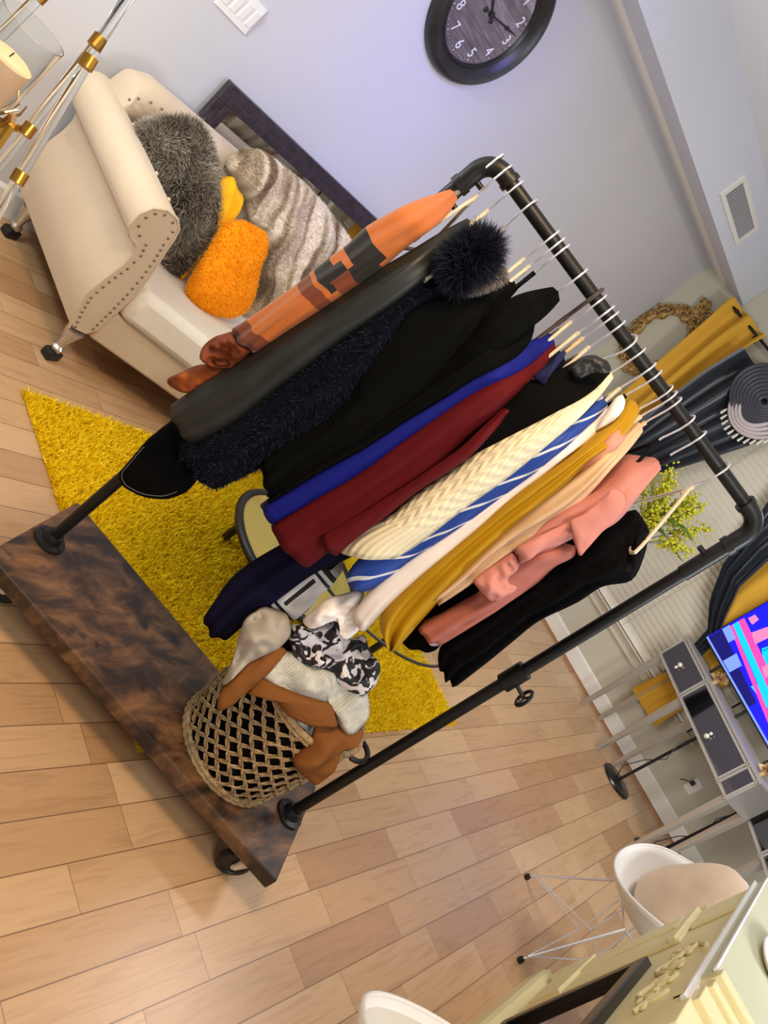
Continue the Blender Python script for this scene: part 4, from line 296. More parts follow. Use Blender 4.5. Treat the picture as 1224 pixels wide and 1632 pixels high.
'towel':(((1.788,0.649,0.456,),(1.794,0.646,0.458,),(1.801,0.639,0.459,),(1.808,0.631,0.46,),(1.816,0.624,0.461,),(1.823,0.616,0.462,),(1.831,0.609,0.464,),(1.839,0.602,0.466,),(1.847,0.596,0.467,),(1.856,0.589,0.469,),(1.864,0.582,0.471,),(1.872,0.575,0.473,),(1.88,0.568,0.474,),(1.889,0.561,0.476,),(1.897,0.554,0.478,),(1.904,0.546,0.479,),(1.907,0.538,0.478,),(1.906,0.529,0.474,),(1.904,0.52,0.471,),(1.902,0.511,0.467,),(1.898,0.504,0.463,),(1.891,0.501,0.458,),(1.882,0.504,0.455,),(1.874,0.51,0.453,),(1.867,0.518,0.452,),(1.859,0.525,0.45,),(1.852,0.533,0.449,),(1.844,0.54,0.448,),(1.837,0.548,0.447,),(1.829,0.555,0.446,),(1.822,0.563,0.445,),(1.816,0.571,0.444,),(1.811,0.58,0.445,),(1.807,0.589,0.446,),(1.802,0.598,0.446,),(1.798,0.607,0.447,),(1.794,0.616,0.448,),(1.791,0.625,0.45,),(1.789,0.634,0.452,),(1.788,0.644,0.454,),),(-0.419,-0.278,0.865,),),
'grey_pillow':(((1.909,2.728,0.784,),(1.919,2.734,0.804,),(1.937,2.738,0.825,),(1.956,2.743,0.846,),(1.977,2.747,0.866,),(1.998,2.75,0.886,),(2.021,2.753,0.902,),(2.048,2.753,0.914,),(2.075,2.751,0.921,),(2.103,2.747,0.921,),(2.129,2.741,0.914,),(2.152,2.733,0.902,),(2.173,2.724,0.886,),(2.193,2.715,0.869,),(2.214,2.706,0.852,),(2.235,2.697,0.835,),(2.256,2.688,0.818,),(2.277,2.678,0.799,),(2.296,2.668,0.779,),(2.313,2.658,0.758,),(2.331,2.648,0.736,),(2.347,2.638,0.713,),(2.361,2.627,0.689,),(2.372,2.616,0.663,),(2.382,2.606,0.637,),(2.389,2.595,0.609,),(2.391,2.585,0.581,),(2.389,2.575,0.552,),(2.386,2.565,0.523,),(2.377,2.557,0.495,),(2.363,2.55,0.469,),(2.346,2.543,0.443,),(2.325,2.538,0.421,),(2.302,2.535,0.401,),(2.282,2.536,0.395,),(2.27,2.544,0.411,),(2.262,2.554,0.439,),(2.255,2.565,0.466,),(2.25,2.575,0.494,),(2.247,2.586,0.522,),(2.242,2.596,0.549,),(2.233,2.606,0.574,),(2.218,2.616,0.598,),(2.2,2.626,0.618,),(2.176,2.635,0.632,),(2.15,2.643,0.644,),(2.125,2.651,0.657,),(2.1,2.659,0.67,),(2.076,2.668,0.683,),(2.053,2.676,0.696,),(2.029,2.684,0.709,),(2.005,2.691,0.72,),(1.981,2.698,0.73,),(1.957,2.705,0.739,),(1.935,2.712,0.751,),(1.917,2.721,0.766,),),(-0.14,-0.935,0.327,),),
'orange_pillow':(((2.308,2.511,0.712,),(2.312,2.518,0.73,),(2.318,2.525,0.747,),(2.325,2.531,0.764,),(2.337,2.535,0.777,),(2.356,2.535,0.787,),(2.376,2.535,0.795,),(2.397,2.534,0.801,),(2.419,2.531,0.805,),(2.441,2.528,0.809,),(2.463,2.525,0.812,),(2.482,2.521,0.811,),(2.495,2.514,0.801,),(2.505,2.505,0.786,),(2.513,2.497,0.771,),(2.517,2.488,0.753,),(2.518,2.48,0.736,),(2.521,2.471,0.718,),(2.526,2.463,0.701,),(2.533,2.454,0.685,),(2.541,2.445,0.668,),(2.549,2.436,0.652,),(2.557,2.427,0.636,),(2.564,2.418,0.619,),(2.571,2.409,0.602,),(2.574,2.4,0.584,),(2.577,2.392,0.566,),(2.577,2.384,0.548,),(2.57,2.377,0.53,),(2.558,2.372,0.513,),(2.544,2.367,0.497,),(2.528,2.365,0.484,),(2.508,2.365,0.475,),(2.486,2.365,0.467,),(2.465,2.366,0.459,),(2.443,2.367,0.452,),(2.421,2.369,0.447,),(2.4,2.373,0.445,),(2.378,2.376,0.443,),(2.357,2.381,0.444,),(2.338,2.387,0.449,),(2.321,2.394,0.458,),(2.308,2.402,0.469,),(2.303,2.41,0.485,),(2.302,2.418,0.502,),(2.302,2.426,0.52,),(2.302,2.434,0.537,),(2.303,2.442,0.555,),(2.305,2.449,0.573,),(2.306,2.457,0.59,),(2.307,2.465,0.608,),(2.308,2.472,0.625,),(2.308,2.48,0.643,),(2.308,2.488,0.66,),(2.307,2.496,0.678,),(2.307,2.504,0.695,),),(-0.179,-0.897,0.404,),),
'yellow_garment':(((2.247,2.663,0.832,),(2.256,2.666,0.844,),(2.273,2.668,0.857,),(2.289,2.669,0.867,),(2.304,2.667,0.869,),(2.317,2.661,0.861,),(2.332,2.654,0.852,),(2.349,2.649,0.846,),(2.368,2.644,0.843,),(2.382,2.638,0.835,),(2.389,2.631,0.821,),(2.393,2.623,0.804,),(2.395,2.616,0.787,),(2.392,2.609,0.769,),(2.387,2.603,0.751,),(2.381,2.597,0.733,),(2.375,2.591,0.715,),(2.371,2.585,0.697,),(2.368,2.578,0.679,),(2.367,2.571,0.661,),(2.365,2.564,0.643,),(2.363,2.557,0.625,),(2.362,2.55,0.607,),(2.36,2.543,0.589,),(2.359,2.536,0.571,),(2.358,2.529,0.552,),(2.357,2.522,0.534,),(2.355,2.515,0.516,),(2.35,2.509,0.498,),(2.344,2.503,0.48,),(2.337,2.497,0.462,),(2.33,2.494,0.45,),(2.321,2.496,0.451,),(2.317,2.502,0.463,),(2.321,2.508,0.48,),(2.328,2.514,0.498,),(2.335,2.519,0.515,),(2.341,2.525,0.533,),(2.344,2.532,0.551,),(2.346,2.539,0.569,),(2.347,2.545,0.587,),(2.349,2.552,0.605,),(2.35,2.559,0.623,),(2.348,2.567,0.641,),(2.344,2.574,0.658,),(2.338,2.582,0.674,),(2.332,2.59,0.691,),(2.327,2.597,0.707,),(2.32,2.605,0.723,),(2.311,2.613,0.737,),(2.3,2.62,0.751,),(2.29,2.628,0.764,),(2.28,2.635,0.778,),(2.27,2.643,0.792,),(2.26,2.65,0.805,),(2.25,2.657,0.818,),),(-0.183,-0.913,0.365,),),
'throw':(((2.353,2.814,0.849,),(2.356,2.832,0.87,),(2.374,2.854,0.895,),(2.4,2.873,0.917,),(2.435,2.89,0.936,),(2.475,2.902,0.95,),(2.516,2.909,0.958,),(2.558,2.913,0.962,),(2.6,2.915,0.964,),(2.642,2.916,0.966,),(2.685,2.917,0.967,),(2.728,2.918,0.967,),(2.772,2.918,0.968,),(2.816,2.917,0.966,),(2.86,2.915,0.965,),(2.905,2.914,0.963,),(2.95,2.911,0.96,),(2.995,2.907,0.955,),(3.039,2.902,0.95,),(3.084,2.897,0.944,),(3.13,2.892,0.938,),(3.176,2.885,0.931,),(3.221,2.878,0.923,),(3.249,2.867,0.91,),(3.238,2.847,0.888,),(3.208,2.822,0.859,),(3.181,2.796,0.829,),(3.157,2.769,0.799,),(3.133,2.743,0.769,),(3.108,2.717,0.74,),(3.082,2.692,0.711,),(3.056,2.667,0.682,),(3.03,2.642,0.654,),(3.001,2.618,0.627,),(2.97,2.595,0.601,),(2.938,2.572,0.575,),(2.907,2.55,0.549,),(2.874,2.529,0.525,),(2.835,2.511,0.505,),(2.791,2.497,0.489,),(2.746,2.484,0.475,),(2.712,2.479,0.469,),(2.703,2.49,0.481,),(2.709,2.511,0.505,),(2.717,2.534,0.531,),(2.721,2.556,0.557,),(2.721,2.578,0.582,),(2.719,2.601,0.607,),(2.716,2.623,0.632,),(2.714,2.645,0.657,),(2.712,2.667,0.682,),(2.707,2.688,0.706,),(2.695,2.707,0.728,),(2.672,2.72,0.743,),(2.635,2.724,0.748,),(2.593,2.724,0.748,),(2.558,2.729,0.753,),(2.536,2.742,0.768,),(2.519,2.758,0.786,),(2.496,2.772,0.802,),(2.467,2.781,0.812,),(2.434,2.788,0.82,),(2.403,2.795,0.828,),(2.373,2.803,0.837,),),(0,-0.751,0.661,),),
'shell_cushion':(((3.628,-0.239,0.538,),(3.638,-0.227,0.551,),(3.65,-0.217,0.568,),(3.661,-0.211,0.586,),(3.671,-0.213,0.605,),(3.681,-0.218,0.625,),(3.69,-0.224,0.644,),(3.699,-0.232,0.663,),(3.705,-0.244,0.679,),(3.711,-0.257,0.695,),(3.717,-0.27,0.71,),(3.722,-0.284,0.725,),(3.725,-0.299,0.737,),(3.728,-0.315,0.749,),(3.731,-0.331,0.76,),(3.734,-0.347,0.771,),(3.735,-0.364,0.781,),(3.737,-0.381,0.79,),(3.737,-0.398,0.798,),(3.737,-0.416,0.805,),(3.735,-0.433,0.808,),(3.73,-0.443,0.804,),(3.722,-0.443,0.789,),(3.714,-0.436,0.771,),(3.708,-0.425,0.756,),(3.703,-0.412,0.741,),(3.697,-0.399,0.727,),(3.691,-0.387,0.711,),(3.684,-0.377,0.695,),(3.677,-0.367,0.677,),(3.67,-0.357,0.66,),(3.662,-0.347,0.643,),(3.654,-0.338,0.625,),(3.646,-0.329,0.607,),(3.639,-0.32,0.589,),(3.631,-0.31,0.571,),(3.623,-0.301,0.553,),(3.617,-0.29,0.539,),(3.617,-0.275,0.532,),(3.621,-0.256,0.533,),),(-0.858,0.191,0.477,),),
}

# ---------------------------------------------------------------- rack frame
L0=Vector((1.54,1.278,0)); U=Vector((.5534,-.8329,0)); V=Vector((.8329,.5534,0)); RL=1.0337
def RW(u,v,z): return L0+U*u+V*v+Vector((0,0,z))
RVZ=math.atan2(V.y,V.x)
# ================================================================ ROOM
wall=mat('painted_wall',(196,196,200),.75,var=.015,scale=2,bump=.03,bscale=200)
wall2=mat('painted_window_wall',(190,186,168),.8,var=.015,scale=2,bump=.03,bscale=200)
white=mat('white_trim',(225,222,214),.45)
ceilm=mat('ceiling_paint',(238,243,250),.8)
def struct(name,mb,m,bevel=0,smooth=False,parent=None):
    o=mb.build(name,m,parent,smooth=smooth,bevel=bevel)
    if not parent: o['kind']='structure'
    return o
WX,WY=6.355,3.115
struct('floor',MB().box((3.1,1.2,-.03),(6.6,3.95,.06)),floor_mat())
struct('wall_left',MB().box((3.1,WY+.05,1.45),(6.6,.1,2.9)),wall)
struct('wall_window',MB().box((WX+.05,1.2,1.45),(.1,3.95,2.9)),wall2)
struct('ceiling',MB().box((3.1,1.2,2.88),(6.6,3.95,.06)),ceilm)
# boxed beam (soffit) along the left wall with a rounded strip on its underside
sm=MB(); sm.box((3.1,(2.69+WY)/2,2.675),(6.5,WY-2.69,.35)); struct('trim_1',sm,mat('soffit_paint',(206,210,220),.75))
cv=MB(); cv.prism([(2.90,2.5),(2.93,2.488),(2.98,2.488),(3.01,2.5)],-.1,WX,'x'); struct('trim_2',cv,white)
bb=MB(); bb.prism([(WX,0),(WX-.016,0),(WX-.016,.115),(WX-.008,.13),(WX,.13)],-.7,3.1,'y'); struct('baseboard_window',bb,white)
bs=MB(); bs.prism([(WX-.016,0),(WX-.034,0),(WX-.03,.012),(WX-.016,.02)],-.7,3.1,'y'); struct('trim_3',bs,mat('oak_shoe_mould',(150,106,66),.5))
bl=MB(); bl.prism([(WY,0),(WY-.016,0),(WY-.016,.115),(WY,.13)],-.1,WX-.02,'x'); struct('baseboard_left',bl,white)
# air vent on the beam
t=thing('air_vent','white metal air vent grille on the face of the ceiling beam','vent',(5.1,2.688,2.66))
m=MB(); 
for a,b,c,d in ((4.79,5.44,2.575,2.603),(4.79,5.44,2.712,2.74),(4.79,4.83,2.603,2.712),(5.40,5.44,2.603,2.712)): m.box(((a+b)/2,2.683,(c+d)/2),(b-a,.012,d-c))
m.build('vent_frame',white,t,smooth=False)
MB().box((5.115,2.687,2.657),(.57,.003,.11)).build('vent_cavity',mat('vent_dark',(70,70,72),.8),t)
m=MB()
for i in range(22): m.box((4.845+i*.026,2.683,2.657),(.006,.010,.108),rz=.5)
m.build('vent_slats',mat('vent_slat',(160,160,165),.5),t,smooth=False)
# ---- window with blinds
wy0,wy1,wz0,wz1=.30,1.98,.50,2.25
w=thing('window_1',None,None,(WX-.02,1.1,.5)); w['kind']='structure'
m=MB()
for a,b,c,d in ((wy0-.07,wy1+.07,wz0-.09,wz0),(wy0-.07,wy1+.07,wz1,wz1+.07),(wy0-.07,wy0,wz0,wz1),(wy1,wy1+.07,wz0,wz1)): m.box((WX-.012,(a+b)/2,(c+d)/2),(.028,b-a,d-c))
m.box((WX-.03,(wy0+wy1)/2,wz0-.01),(.07,wy1-wy0+.2,.02))
m.build('window_frame',mat('window_cream_paint',(196,190,172),.5),w,smooth=False,bevel=.003)
MB().box((WX-.004,(wy0+wy1)/2,(wz0+wz1)/2),(.006,wy1-wy0,wz1-wz0)).build('window_pane',mat('night_glass',(70,68,62),.15),w,smooth=False)
bt=thing('window_blinds','closed off-white horizontal slat blinds covering the window behind the flowers','blinds',(WX-.06,1.14,wz0))
m=MB(); tilt=Matrix.Rotation(R_(62),3,'Y')
nz=int((wz1-wz0-.06)/.042)
for i in range(nz): m.box((WX-.055,(wy0+wy1)/2,wz0+.05+i*.042),(.048,wy1-wy0-.02,.003),M=tilt)
m.build('blind_slats',mat('blind_slat',(226,222,206),.5),bt,smooth=False)
MB().box((WX-.055,(wy0+wy1)/2,wz1-.02),(.05,wy1-wy0-.01,.04)).build('blind_rail',white,bt,smooth=False); MB().box((WX-.055,(wy0+wy1)/2,wz0+.018),(.04,wy1-wy0-.02,.02)).build('blind_rail',white,bt,smooth=False)
m=MB()
for y in (.6,1.15,1.7): m.cyl((WX-.085,y,wz0+.02),(WX-.085,y,wz1-.03),.0015,6)
m.build('ladder_cord',mat('cord_beige',(170,160,140),.8),bt)
# ---- light switch plate
t=thing('light_switch','white four-rocker light switch plate on the wall above the cream sofa','switch',(2.13,WY-.003,1.28))
m=MB(); m.box((2.135,WY-.004,1.275),(.18,.008,.125)); m.build('switch_plate',mat('switch_white',(226,226,222),.35),t,smooth=False,bevel=.002)
for i in range(4): MB().box((2.068+i*.045,WY-.010,1.275),(.027,.008,.07),M=Matrix.Rotation(R_(4),3,'X')).build('rocker',MATS['switch_white'],t,smooth=False,bevel=.0015)
# ---- wall outlet with plug
t=thing('wall_outlet','white wall outlet with a black plug below the silver console','outlet',(WX-.003,-.0,.33))
# ================================================================ CLOCK
cx,cz,cr=3.01,2.035,.318
ck=thing('wall_clock','large round wall clock with dark rim and grey plank face','clock',(cx,WY,cz))
My=Matrix.Rotation(R_(90),3,'X')
rim=mat('clock_rim',(34,32,32),.38,var=.3,scale=12)
m=MB(); m.lathe([(.225,0),(.228,.02),(.236,.03),(.243,.026),(.252,.034),(.268,.05),(.29,.058),(.306,.05),(.318,.03),(.322,.012),(.322,0)],(cx,WY-.001,cz),64,My); m.build('clock_rim',rim,ck)
def clockface():
    k=NB('clock_planks',.7); tc=k.n('ShaderNodeTexCoord'); sp=k.n('ShaderNodeSeparateXYZ'); k.l(tc.outputs['Object'],sp.inputs[0])
    r=k.math('MULTIPLY',sp.outputs['Z'],14); fr=k.math('FRACT',r); w=k.n('ShaderNodeTexWhiteNoise',noise_dimensions='1D'); k.l(k.math('FLOOR',r),w.inputs['W'])
    mp=k.n('ShaderNodeMapping'); mp.inputs['Scale'].default_value=(6,1,50); k.l(tc.outputs['Object'],mp.inputs[0]); n=k.n('ShaderNodeTexNoise'); n.inputs['Detail'].default_value=5; n.inputs['Scale'].default_value=1.5; k.l(mp.outputs[0],n.inputs['Vector'])
    c=k.ramp(k.math('ADD',k.math('MULTIPLY',w.outputs['Value'],.35),k.math('MULTIPLY',n.outputs['Fac'],.7)),[(.25,lin((84,76,74))),(.5,lin((118,108,106))),(.8,lin((156,148,146)))])
    k.l(k.mix(k.math('LESS_THAN',fr,.035),c,lin((58,50,50))),k.b.inputs['Base Color']); return k.m
m=MB(); m.lathe([(.001,.010),(.228,.010),(.228,.001)],(cx,WY-.001,cz),64,My); m.build('clock_face',clockface(),ck)
num=mat('clock_white',(224,224,226),.6); ink=mat('clock_black',(16,16,18),.5)
def text3d(body,size,parent,m,mtx,name,ext=.0008):
    c=bpy.data.curves.new(name,'FONT'); c.body=body; c.size=size; c.align_x='CENTER'; c.align_y='CENTER'; c.extrude=ext
    o=bpy.data.objects.new(name,c); me=bpy.data.meshes.new_from_object(o); bpy.data.objects.remove(o); me.materials.append(m)
    me.transform(mtx); n=bpy.data.objects.new(name,me); COL.objects.link(n); n.parent=parent; return n
for i in range(1,13):
    a=R_(90-30*i); p=Vector((.178*math.cos(a),-.0125,.178*math.sin(a)))
    text3d(str(i),.066,ck,num,Matrix.Translation(p)@Matrix.Rotation(R_(90),4,'X'),'numeral')
m=MB()
for i in range(60):
    a=R_(6*i); m.ball((cx+.212*math.cos(a),WY-.0125,cz+.212*math.sin(a)),.0035 if i%5==0 else .0018,6,4,(1,.4,1))
m.build('minute_dots',num,ck)
def hand(name,ang,l,back,wd):
    d=Vector((math.sin(ang),0,math.cos(ang))); q=Vector((d.z,0,-d.x)); c=Vector((cx,WY-.018,cz)); m=MB()
    pts=[c-d*back-q*wd*.4,c-d*back+q*wd*.4,c+d*l*.7+q*wd,c+d*l,c+d*l*.7-q*wd]; n=len(pts)
    m.add(pts+[p-Vector((0,.002,0)) for p in pts],[tuple(range(n)),tuple(range(2*n-1,n-1,-1))]+[(i,i+n,(i+1)%n+n,(i+1)%n) for i in range(n)]); m.ball(c+d*l*.62,.011,10,6,(1,.3,1)); m.ball(c-d*back,.012,10,6,(1,.3,1)); m.build(name,ink,ck,smooth=False)
hand('minute_hand',R_(77),.2,.045,.005); hand('hour_hand',R_(-58),.12,.03,.007)
MB().lathe([(.001,0),(.014,0),(.014,.02),(.001,.02)],(cx,WY-.004,cz),20,My).build('hand_hub',ink,ck)
# ================================================================ LEANING MIRROR
mi=thing('leaning_mirror','rectangular mirror with dark brown wooden frame leaning on wall behind the sofa','mirror',(2.95,3.05,.25))
mx0,mx1,mz0,mz1=2.30,3.62,.22,1.05; fw=.085
tl=Matrix.Rotation(R_(-2.5),3,'X')
def tilted(mb):
    mb.v=[tuple(tl@(Vector(p)-Vector((0,3.09,1.05)))+Vector((0,3.09,1.05))) for p in mb.v]; return mb
m=MB(); y=3.082
for a,b,c,d in ((mx0,mx1,mz1-fw,mz1),(mx0,mx1,mz0,mz0+fw),(mx0,mx0+fw,mz0+fw,mz1-fw),(mx1-fw,mx1,mz0+fw,mz1-fw)):
    m.box(((a+b)/2,y,(c+d)/2),(b-a,.03,d-c)); 
for a,b,c,d in ((mx0+fw*.55,mx1-fw*.55,mz1-fw,mz1-fw*.55),(mx0+fw*.55,mx0+fw,mz0+fw,mz1-fw)): m.box(((a+b)/2,y-.017,(c+d)/2),(b-a,.01,d-c))
tilted(m).build('mirror_frame',mat('dark_walnut',(50,40,46),.4,var=.35,scale=30),mi,smooth=False,bevel=.003)
m=MB(); m.box(((mx0+mx1)/2,y+.004,(mz0+mz1)/2),(mx1-mx0-fw*1.9,.006,mz1-mz0-fw*1.9)); tilted(m).build('mirror_glass',mat('mirror_glass',(225,228,228),.02,1),mi,smooth=False)
# ================================================================ SOFA
cream=mat('sofa_velvet',(206,186,160),.62,var=.03,scale=5,bump=.03,bscale=30,sheen=.25)
nail=mat('nailhead',(150,146,140),.25,1)
so=thing('cream_sofa','cream rolled-arm sofa with nailhead trim standing on silver turned legs','sofa',(2.6,2.6,0))
AP=[(1.935,.16),(1.905,.24),(1.885,.32),(1.893,.41),(1.908,.49),(1.906,.55),(1.885,.59),(1.845,.60),(1.812,.635),(1.808,.69),(1.83,.735),(1.875,.757),(1.93,.75),(1.965,.722),(1.98,.68),(1.99,.63),(2.01,.56),(2.026,.49),(2.034,.40),(2.037,.30),(2.037,.16)]
def smoothp(P,n=3,closed=True):
    for _ in range(n):
        q=[]
        for i in range(len(P)):
            a,b=Vector(P[i]),Vector(P[(i+1)%len(P)]); q+= [a.lerp(b,.25),a.lerp(b,.75)]
        P=q
    return [tuple(p) for p in P]
APs=smoothp([Vector((a,b,0)) for a,b in AP],1); APs=[(p[0],p[1]) for p in APs]
def armmesh():
    m=MB(); ys=[2.285,2.3,2.5,2.7,2.9,3.05]; n=len(APs); vs=[]
    for i,y in enumerate(ys):
        for (x,z) in APs:
            k=.965 if i==0 else 1; vs.append((1.93+(x-1.93)*k,y,.45+(z-.45)*k))
    fs=[tuple(range(n))]+[tuple(range(5*n+n-1,5*n-1,-1))]
    for i in range(5):
        for j in range(n): fs.append((i*n+j,i*n+(j+1)%n,(i+1)*n+(j+1)%n,(i+1)*n+j))
    return m.add(vs,fs)
armmesh().build('sofa_arm',cream,so)
m=MB(); pl=[Vector((x,2.281,z)) for x,z in AP[:-1]]; c0=Vector((1.93,2.281,.45))
path=[]
for x,z in [(1.951,.18),(1.925,.25),(1.908,.32),(1.915,.41),(1.93,.49),(1.93,.56),(1.912,.605),(1.868,.622),(1.838,.65),(1.835,.69),(1.85,.72),(1.88,.735),(1.925,.728),(1.952,.70),(1.965,.64),(1.985,.57),(2.0,.49),(2.01,.40),(2.014,.30),(2.014,.18)]: path.append(Vector((x,2.283,z)))
for a,b in zip(path,path[1:]):
    k=max(1,int((b-a).length/.024))
    for i in range(k): m.ball(a.lerp(b,i/k),.0058,8,5,(1,.5,1))
m.build('nailhead_trim',nail,so)
# piped edge
m=MB(); m.tube([(x,2.288,z) for x,z in [(1.93+(a-1.93)*.985,.45+(b-.45)*.985) for a,b in AP[:-1]]],.006,8); m.build('arm_piping',cream,so)
# tuft buttons along the arm roll
for i in range(5):
    MB().ball((1.957,2.42+i*.14,.735),.008,10,6).build('tuft_button',cream,so); MB().ball((1.986,2.36+i*.14,.64),.008,10,6).build('tuft_button',cream,so)
# back with rolled crest
BP=[(2.93,.16),(2.93,.62),(2.905,.70),(2.87,.76),(2.865,.82),(2.90,.868),(2.96,.885),(3.03,.87),(3.065,.82),(3.06,.76),(3.03,.71),(3.035,.60),(3.04,.16)]
BP2=smoothp([Vector((a,b,0)) for a,b in BP],2)
m=MB(); n=len(BP2); xs=[1.905,1.92,1.98,2.1,2.4,2.8,3.2,3.3]; vs=[]
for i,x in enumerate(xs):
    k=(.80,.93,1,1,1,1,1,.97)[i]
    for p in BP2: vs.append((x,2.98+(p[0]-2.98)*k,.5+(p[1]-.5)*k))
fs=[tuple(range(n)),tuple(range(len(vs)-1,len(vs)-n-1,-1))]
for i in range(len(xs)-1):
    for j in range(n): fs.append((i*n+j,i*n+(j+1)%n,(i+1)*n+(j+1)%n,(i+1)*n+j))
m.add(vs,fs).build('sofa_back',cream,so)
m=MB(); npth=[Vector((1.895,2.863,.795)),Vector((1.915,2.858,.82)),Vector((1.96,2.858,.838)),Vector((2.01,2.858,.846)),Vector((2.07,2.858,.846)),Vector((2.18,2.858,.838)),Vector((2.36,2.858,.826)),Vector((3.2,2.858,.82))]
for a,b in zip(npth,npth[1:]):
    k=max(1,int((b-a).length/.03))
    for i in range(k): m.ball(a.lerp(b,i/k),.0058,7,4)
m.build('nailhead_trim',nail,so)
# seat base and cushion, front edge runs slightly outward to the right
m=MB(); m.prism([(2.035,2.295),(2.45,2.13),(3.0,2.02),(3.28,2.05),(3.28,2.95),(2.035,2.95)],.155,.30,'z'); m.build('seat_base',cream,so,bevel=.012)
m=MB(); m.prism([(2.042,2.265),(2.45,2.09),(3.0,1.98),(3.26,2.01),(3.26,2.94),(2.042,2.94)],.302,.455,'z'); m.build('seat_cushion',mat('sofa_seat_velvet',(226,218,204),.6,var=.02,sheen=.25),so,bevel=.035)
silver=mat('silver_leg',(196,190,182),.25,.85); blackp=mat('black_plastic',(20,20,22),.45)
for x,y in ((1.975,2.30),(1.985,2.98),(2.60,2.14),(3.2,2.12),(3.2,2.95)):
    m=MB(); m.lathe([(.014,.035),(.024,.045),(.026,.06),(.016,.07),(.018,.095),(.032,.135),(.038,.158)],(x,y,0),18); lg=m.build('leg',silver,so)
    m=MB(); m.box((x,y,.02),(.066,.05,.04),rz=.3); m.build('foot',blackp,lg,smooth=False,bevel=.008)
# ---------------------------------------------------------------- cloth pieces
def arr(p): return [Vector(x) for x in p]
def patchmesh(key,T=.05,back=.4,amp=.006,freq=14,rings=12,power=2.2,seed=0,ridge=0,rdir=None,rfreq=40,flat=.0):
    """closed cushion-like body from a traced outline: front bulges by T along the normal, back by T*back"""
    o,n=PT[key]; o=arr(o); n=Vector(n); c=sum(o,Vector())/len(o); m=len(o); mb=MB(); vs=[];uvs=[]
    rd=(Vector(rdir) if rdir else Vector((0,0,1))); rd=(rd-n*rd.dot(n)).normalized(); sd=n.cross(rd)
    for side in (1,-1):
        for k in range(rings+1):
            r=1-k/rings if k<rings else .0
            if side==-1 and k==0: continue
            h=T*(1 if side==1 else back)*max(0,1-r**power)**.5
            cnt=m if k<rings else 1
            for i in range(cnt):
                p=c+(o[i]-c)*r if k<rings else c.copy()
                e=min(1,(1-r)*4); 
                w=noise.noise(p*freq+Vector((seed,0,0)))*amp*2*e+noise.noise(p*freq*2.7+Vector((0,seed,0)))*amp*e
                if ridge: w+=ridge*e*math.sin((p-c).dot(sd)*rfreq+3*noise.noise(p*5))
                vs.append(p+n*side*(h+w+flat)); uvs.append(((p-c).dot(sd),(p-c).dot(rd)))
    fs=[]
    # front index
    def idx(side,k,i):
        if side==1: return k*m+i if k<rings else rings*m
        base=rings*m+1
        if k==0: return i
        return base+(k-1)*m+i if k<rings else base+(rings-1)*m
    for side in (1,-1):
        for k in range(rings-1):
            for i in range(m):
                j=(i+1)%m; q=(idx(side,k,i),idx(side,k,j),idx(side,k+1,j),idx(side,k+1,i)); fs.append(q if side==1 else q[::-1])
        for i in range(m):
            j=(i+1)%m; q=(idx(side,rings-1,i),idx(side,rings-1,j),idx(side,rings,0)); fs.append(q if side==1 else q[::-1])
    return mb.add(vs,fs,uvs)
def shell_shift(key,d):
    o,n=PT[key]; PT[key]=([tuple(Vector(p)+Vector(d)) for p in o],n)
# fur throw, pillows on the sofa
gf=furmat('grey_fur',(62,54,46),(140,128,112),(232,224,206),9,.55,alt=(84,74,64))
o=patchmesh('grey_pillow',.09,1,.01,9).build('grey_fur_pillow',mat('grey_fur_base',(84,76,66),.9),None,auto=False); fur(o,26000,.034,.0016,gf,.15,.55,3,curl=.7)
tag(o,'large grey faux fur pillow leaning against the rolled sofa arm','pillow')
of=furmat('orange_fur',(250,150,10),(255,178,20),(255,206,70),6,.3,alt=(255,160,14))
o=patchmesh('orange_pillow',.07,1,.004,9).build('orange_fluffy_pillow',mat('orange_base',(255,170,20),.9),None,auto=False); fur(o,16000,.014,.0012,of,.1,.5,4)
tag(o,'small bright orange fluffy pillow at the front of the seat','pillow')
o=patchmesh('yellow_garment',.03,.6,.006,16,ridge=.004,rfreq=70).build('folded_yellow_cloth',mat('yellow_knit',(255,190,26),.8,bump=.3,bscale=250),None,auto=False)
tag(o,'golden yellow cloth tucked between the grey and orange pillows','cloth')
tf=furmat('throw_fur',(176,164,140),(206,196,174),(232,224,206),1.0,0,alt=None)
def throwmat(name,isfur):
    k=NB(name,.8); tc=k.n('ShaderNodeTexCoord'); mp=k.n('ShaderNodeMapping'); mp.inputs['Rotation'].default_value=(0,0,R_(20)); mp.inputs['Scale'].default_value=(6.5,.7,.7); k.l(tc.outputs['Object'],mp.inputs[0])
    n=k.n('ShaderNodeTexNoise'); n.inputs['Scale'].default_value=1.3; n.inputs['Detail'].default_value=2; n.inputs['Distortion'].default_value=1.2; k.l(mp.outputs[0],n.inputs['Vector'])
    k.l(k.ramp(n.outputs['Fac'],[(.36,lin((138,118,92))),(.47,lin((196,178,146))),(.57,lin((236,224,200)))]),k.b.inputs['Base Color']); k.b.inputs['Specular IOR Level'].default_value=.2; return k.m
o=patchmesh('throw',.06,.5,.022,5,rings=22,power=6,ridge=.012,rdir=(0,1,0),rfreq=26).build('fur_throw_blanket',throwmat('throw_base',0),None,auto=False); fur(o,26000,.011,.0018,throwmat('throw_hair',1),.2,.45,6,grow=lambda n:n.z>-.1)
tag(o,'striped beige and brown faux fur throw draped over the sofa back','blanket')
